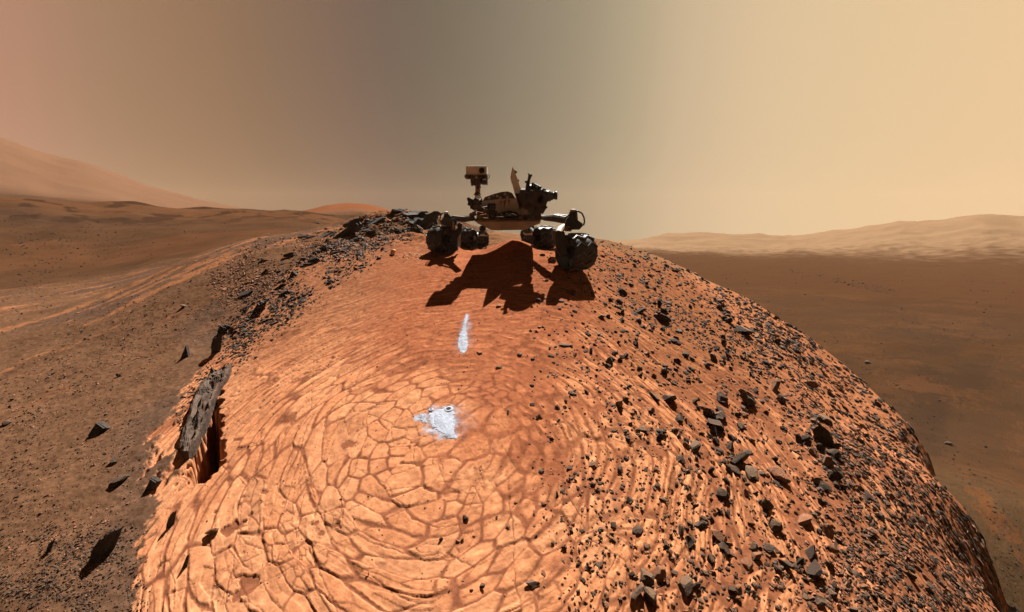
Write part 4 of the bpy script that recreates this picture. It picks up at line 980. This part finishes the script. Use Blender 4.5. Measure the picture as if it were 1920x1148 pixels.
# slab as a thick tilted sheet: left edge in the ground, right edge raised over the hollow
def big_slab():
    global _big
    out = [(428, 700), (436, 698), (430, 712), (412, 738), (398, 770), (388, 798), (378, 822), (366, 846), (356, 862), (348, 864), (338, 852), (342, 832), (352, 800), (362, 762), (376, 728), (398, 704)]
    raised = [.3, .3, .3, .35, .35, .35, .35, .3, .3, .3, .2, .2, .2, .2, .2, .2]
    bm = bmesh.new(); top, bot = [], []
    P = poly_plan(out); c_ = Vector((sum(p[0] for p in P)/len(P), sum(p[1] for p in P)/len(P), 0)); zc_ = float(gz(c_.x, c_.y)[0])
    r_ = random.Random(3)
    outs = []
    for (x, y), h_ in zip(P, raised):
        zb_ = float(gz(x, y)[0]); zz = max(zb_, zc_-.25*abs(x-c_.x))
        t = Vector((x, y, base_z(x, y)+.03+.16*h_+r_.uniform(-.01, .01)))
        top.append(t); bot.append(t+Vector((-.03*h_, .0, -.12)))
    ct = sum(top, Vector())/len(top); n = len(top)
    # rings inward for some surface relief
    rings = [bot, top]
    for f, dz in ((.75, .015), (.5, -.02), (.25, .02)):
        rings.append([ct+(t-ct)*f+Vector((0, 0, dz+r_.uniform(-.018, .018))) for t in top])
    vs = [[bm.verts.new(p) for p in rg] for rg in rings]
    for a, b in zip(vs, vs[1:]):
        for k_ in range(n): bm.faces.new((a[k_], a[(k_+1) % n], b[(k_+1) % n], b[k_]))
    bm.faces.new(vs[-1]); bm.faces.new(vs[0][::-1])
    bmesh.ops.recalc_face_normals(bm, faces=bm.faces)
    bmesh.ops.subdivide_edges(bm, edges=bm.edges[:], cuts=4, use_grid_fill=True)
    cos = np.array([v_.co[:] for v_ in bm.verts])
    u_ = (cos[:, 0]*.45+cos[:, 1]*.9); w_ = (cos[:, 0]*.9-cos[:, 1]*.45)
    dz = .022*fbm(u_*3, w_*13, 4, 808)+.012*fbm(u_*14, w_*14, 3, 809)+.02*np.round(fbm(u_*2, w_*9, 2, 810)*3)/3
    for v_, d_ in zip(bm.verts, dz): v_.co.z += float(d_); v_.co -= ct
    me = bpy.data.meshes.new('flat_rock'); bm.to_mesh(me); bm.free()
    for p_ in me.polygons: p_.use_smooth = False
    o = put('flat_rock', me, None, 'plate_big'); o.location = ct
    tag(o, 'long grey brown slab leaning over the deep dark hollow left on the dome', 'rock')
def base_z(x, y):
    r = math.hypot(x, y); az = math.degrees(math.atan2(x, y))
    return float(interp2(cZ, np.array([r]), np.array([az]))[0])
mat('plate_big', (.070, .043, .029), .85, 0, 5, .45, .9, 9, .04)
big_slab()

# ------------------------------------------------------------------ drilled spots and powder
draped('powder_patch', [(783, 776), (793, 777), (802, 786), (800, 795), (789, 790)], .004, 'powder', 'small narrow smear of pale grey powder left of the drill hole', 'powder', seed=1)
draped('powder_patch', [(805, 775), (820, 772), (834, 764), (842, 762), (848, 768), (851, 780), (852, 800), (851, 818), (840, 816), (826, 812), (812, 802), (804, 790)], .006, 'powder_bright', 'bright blue white powder patch directly below the drill hole', 'powder', seed=2, res=70)
draped('powder_patch', [(832, 811), (845, 812), (858, 817), (856, 823), (842, 822), (834, 817)], .004, 'powder', 'thin tail of pale powder at the bottom of the bright patch', 'powder', seed=3)
draped('powder_patch', [(868, 616), (874, 622), (878, 640), (876, 656), (869, 666), (862, 662), (858, 650), (860, 632)], .005, 'powder', 'oval streak of pale lilac powder below the rover', 'powder', seed=4, res=50)
draped('powder_patch', [(873, 590), (878, 592), (876, 606), (872, 622), (867, 622), (869, 606)], .003, 'powder', 'faint thin trail of powder above the oval streak', 'powder', seed=5, res=24)
def drill(px, py, r_, rin, label):
    x, y, z = ghit(px, py); c_ = Vector((float(x[0]), float(y[0]), float(gz(x[0], y[0])[0]))); n_ = gnormal(c_.x, c_.y, .08)
    e = bpy.data.objects.new('drill_hole', None); col.objects.link(e); e.location = c_; tag(e, label, 'drill hole')
    MB().lathe(c_-n_*.02, n_, [(0, r_*1.3), (.022, r_*1.15), (.029, (r_+rin)*.5), (.0285, rin), (.018, rin*.95)], 22).build('powder_ring', 'powder_bright', e, c_, True)
    MB().lathe(c_-n_*.0, n_, [(0, rin*.9), (.006, rin*.97), (.0087, rin*.98)], 22).build('hole', 'hole_shade', e, c_)  # solid plug above the ground; the hole's shade is painted on it
drill(841, 768, .036, .020, 'dark round drill hole ringed by pale powder at the top right of the bright patch')
drill(808, 769, .022, .008, 'small shallow pale test hole left of the dark drill hole')

# ------------------------------------------------------------------ dusty air
bm = bmesh.new(); bmesh.ops.create_cube(bm, size=1.0)
zlo = float(Z.min())-1.0; zhi = max(float(Z.max()), 1.0)+2.0
me = bpy.data.meshes.new('haze'); bm.to_mesh(me); bm.free()
hz_ = bpy.data.objects.new('haze', me); col.objects.link(hz_); hz_['kind'] = 'stuff'
hz_.location = (0, 0, (zlo+zhi)/2); hz_.scale = (1310, 1310, zhi-zlo)
hm = bpy.data.materials.new('haze'); hm.use_nodes = True; nt = hm.node_tree
nt.nodes.remove(nt.nodes['Principled BSDF']); pv = N(nt, 'ShaderNodeVolumePrincipled')
pv.inputs['Color'].default_value = (.80, .56, .36, 1); pv.inputs['Density'].default_value = .00038; pv.inputs['Anisotropy'].default_value = .0
L(nt, pv.outputs[0], nt.nodes['Material Output'].inputs['Volume'])
me.materials.append(hm)
print('Z range', zlo, zhi, 'verts', len(verts))
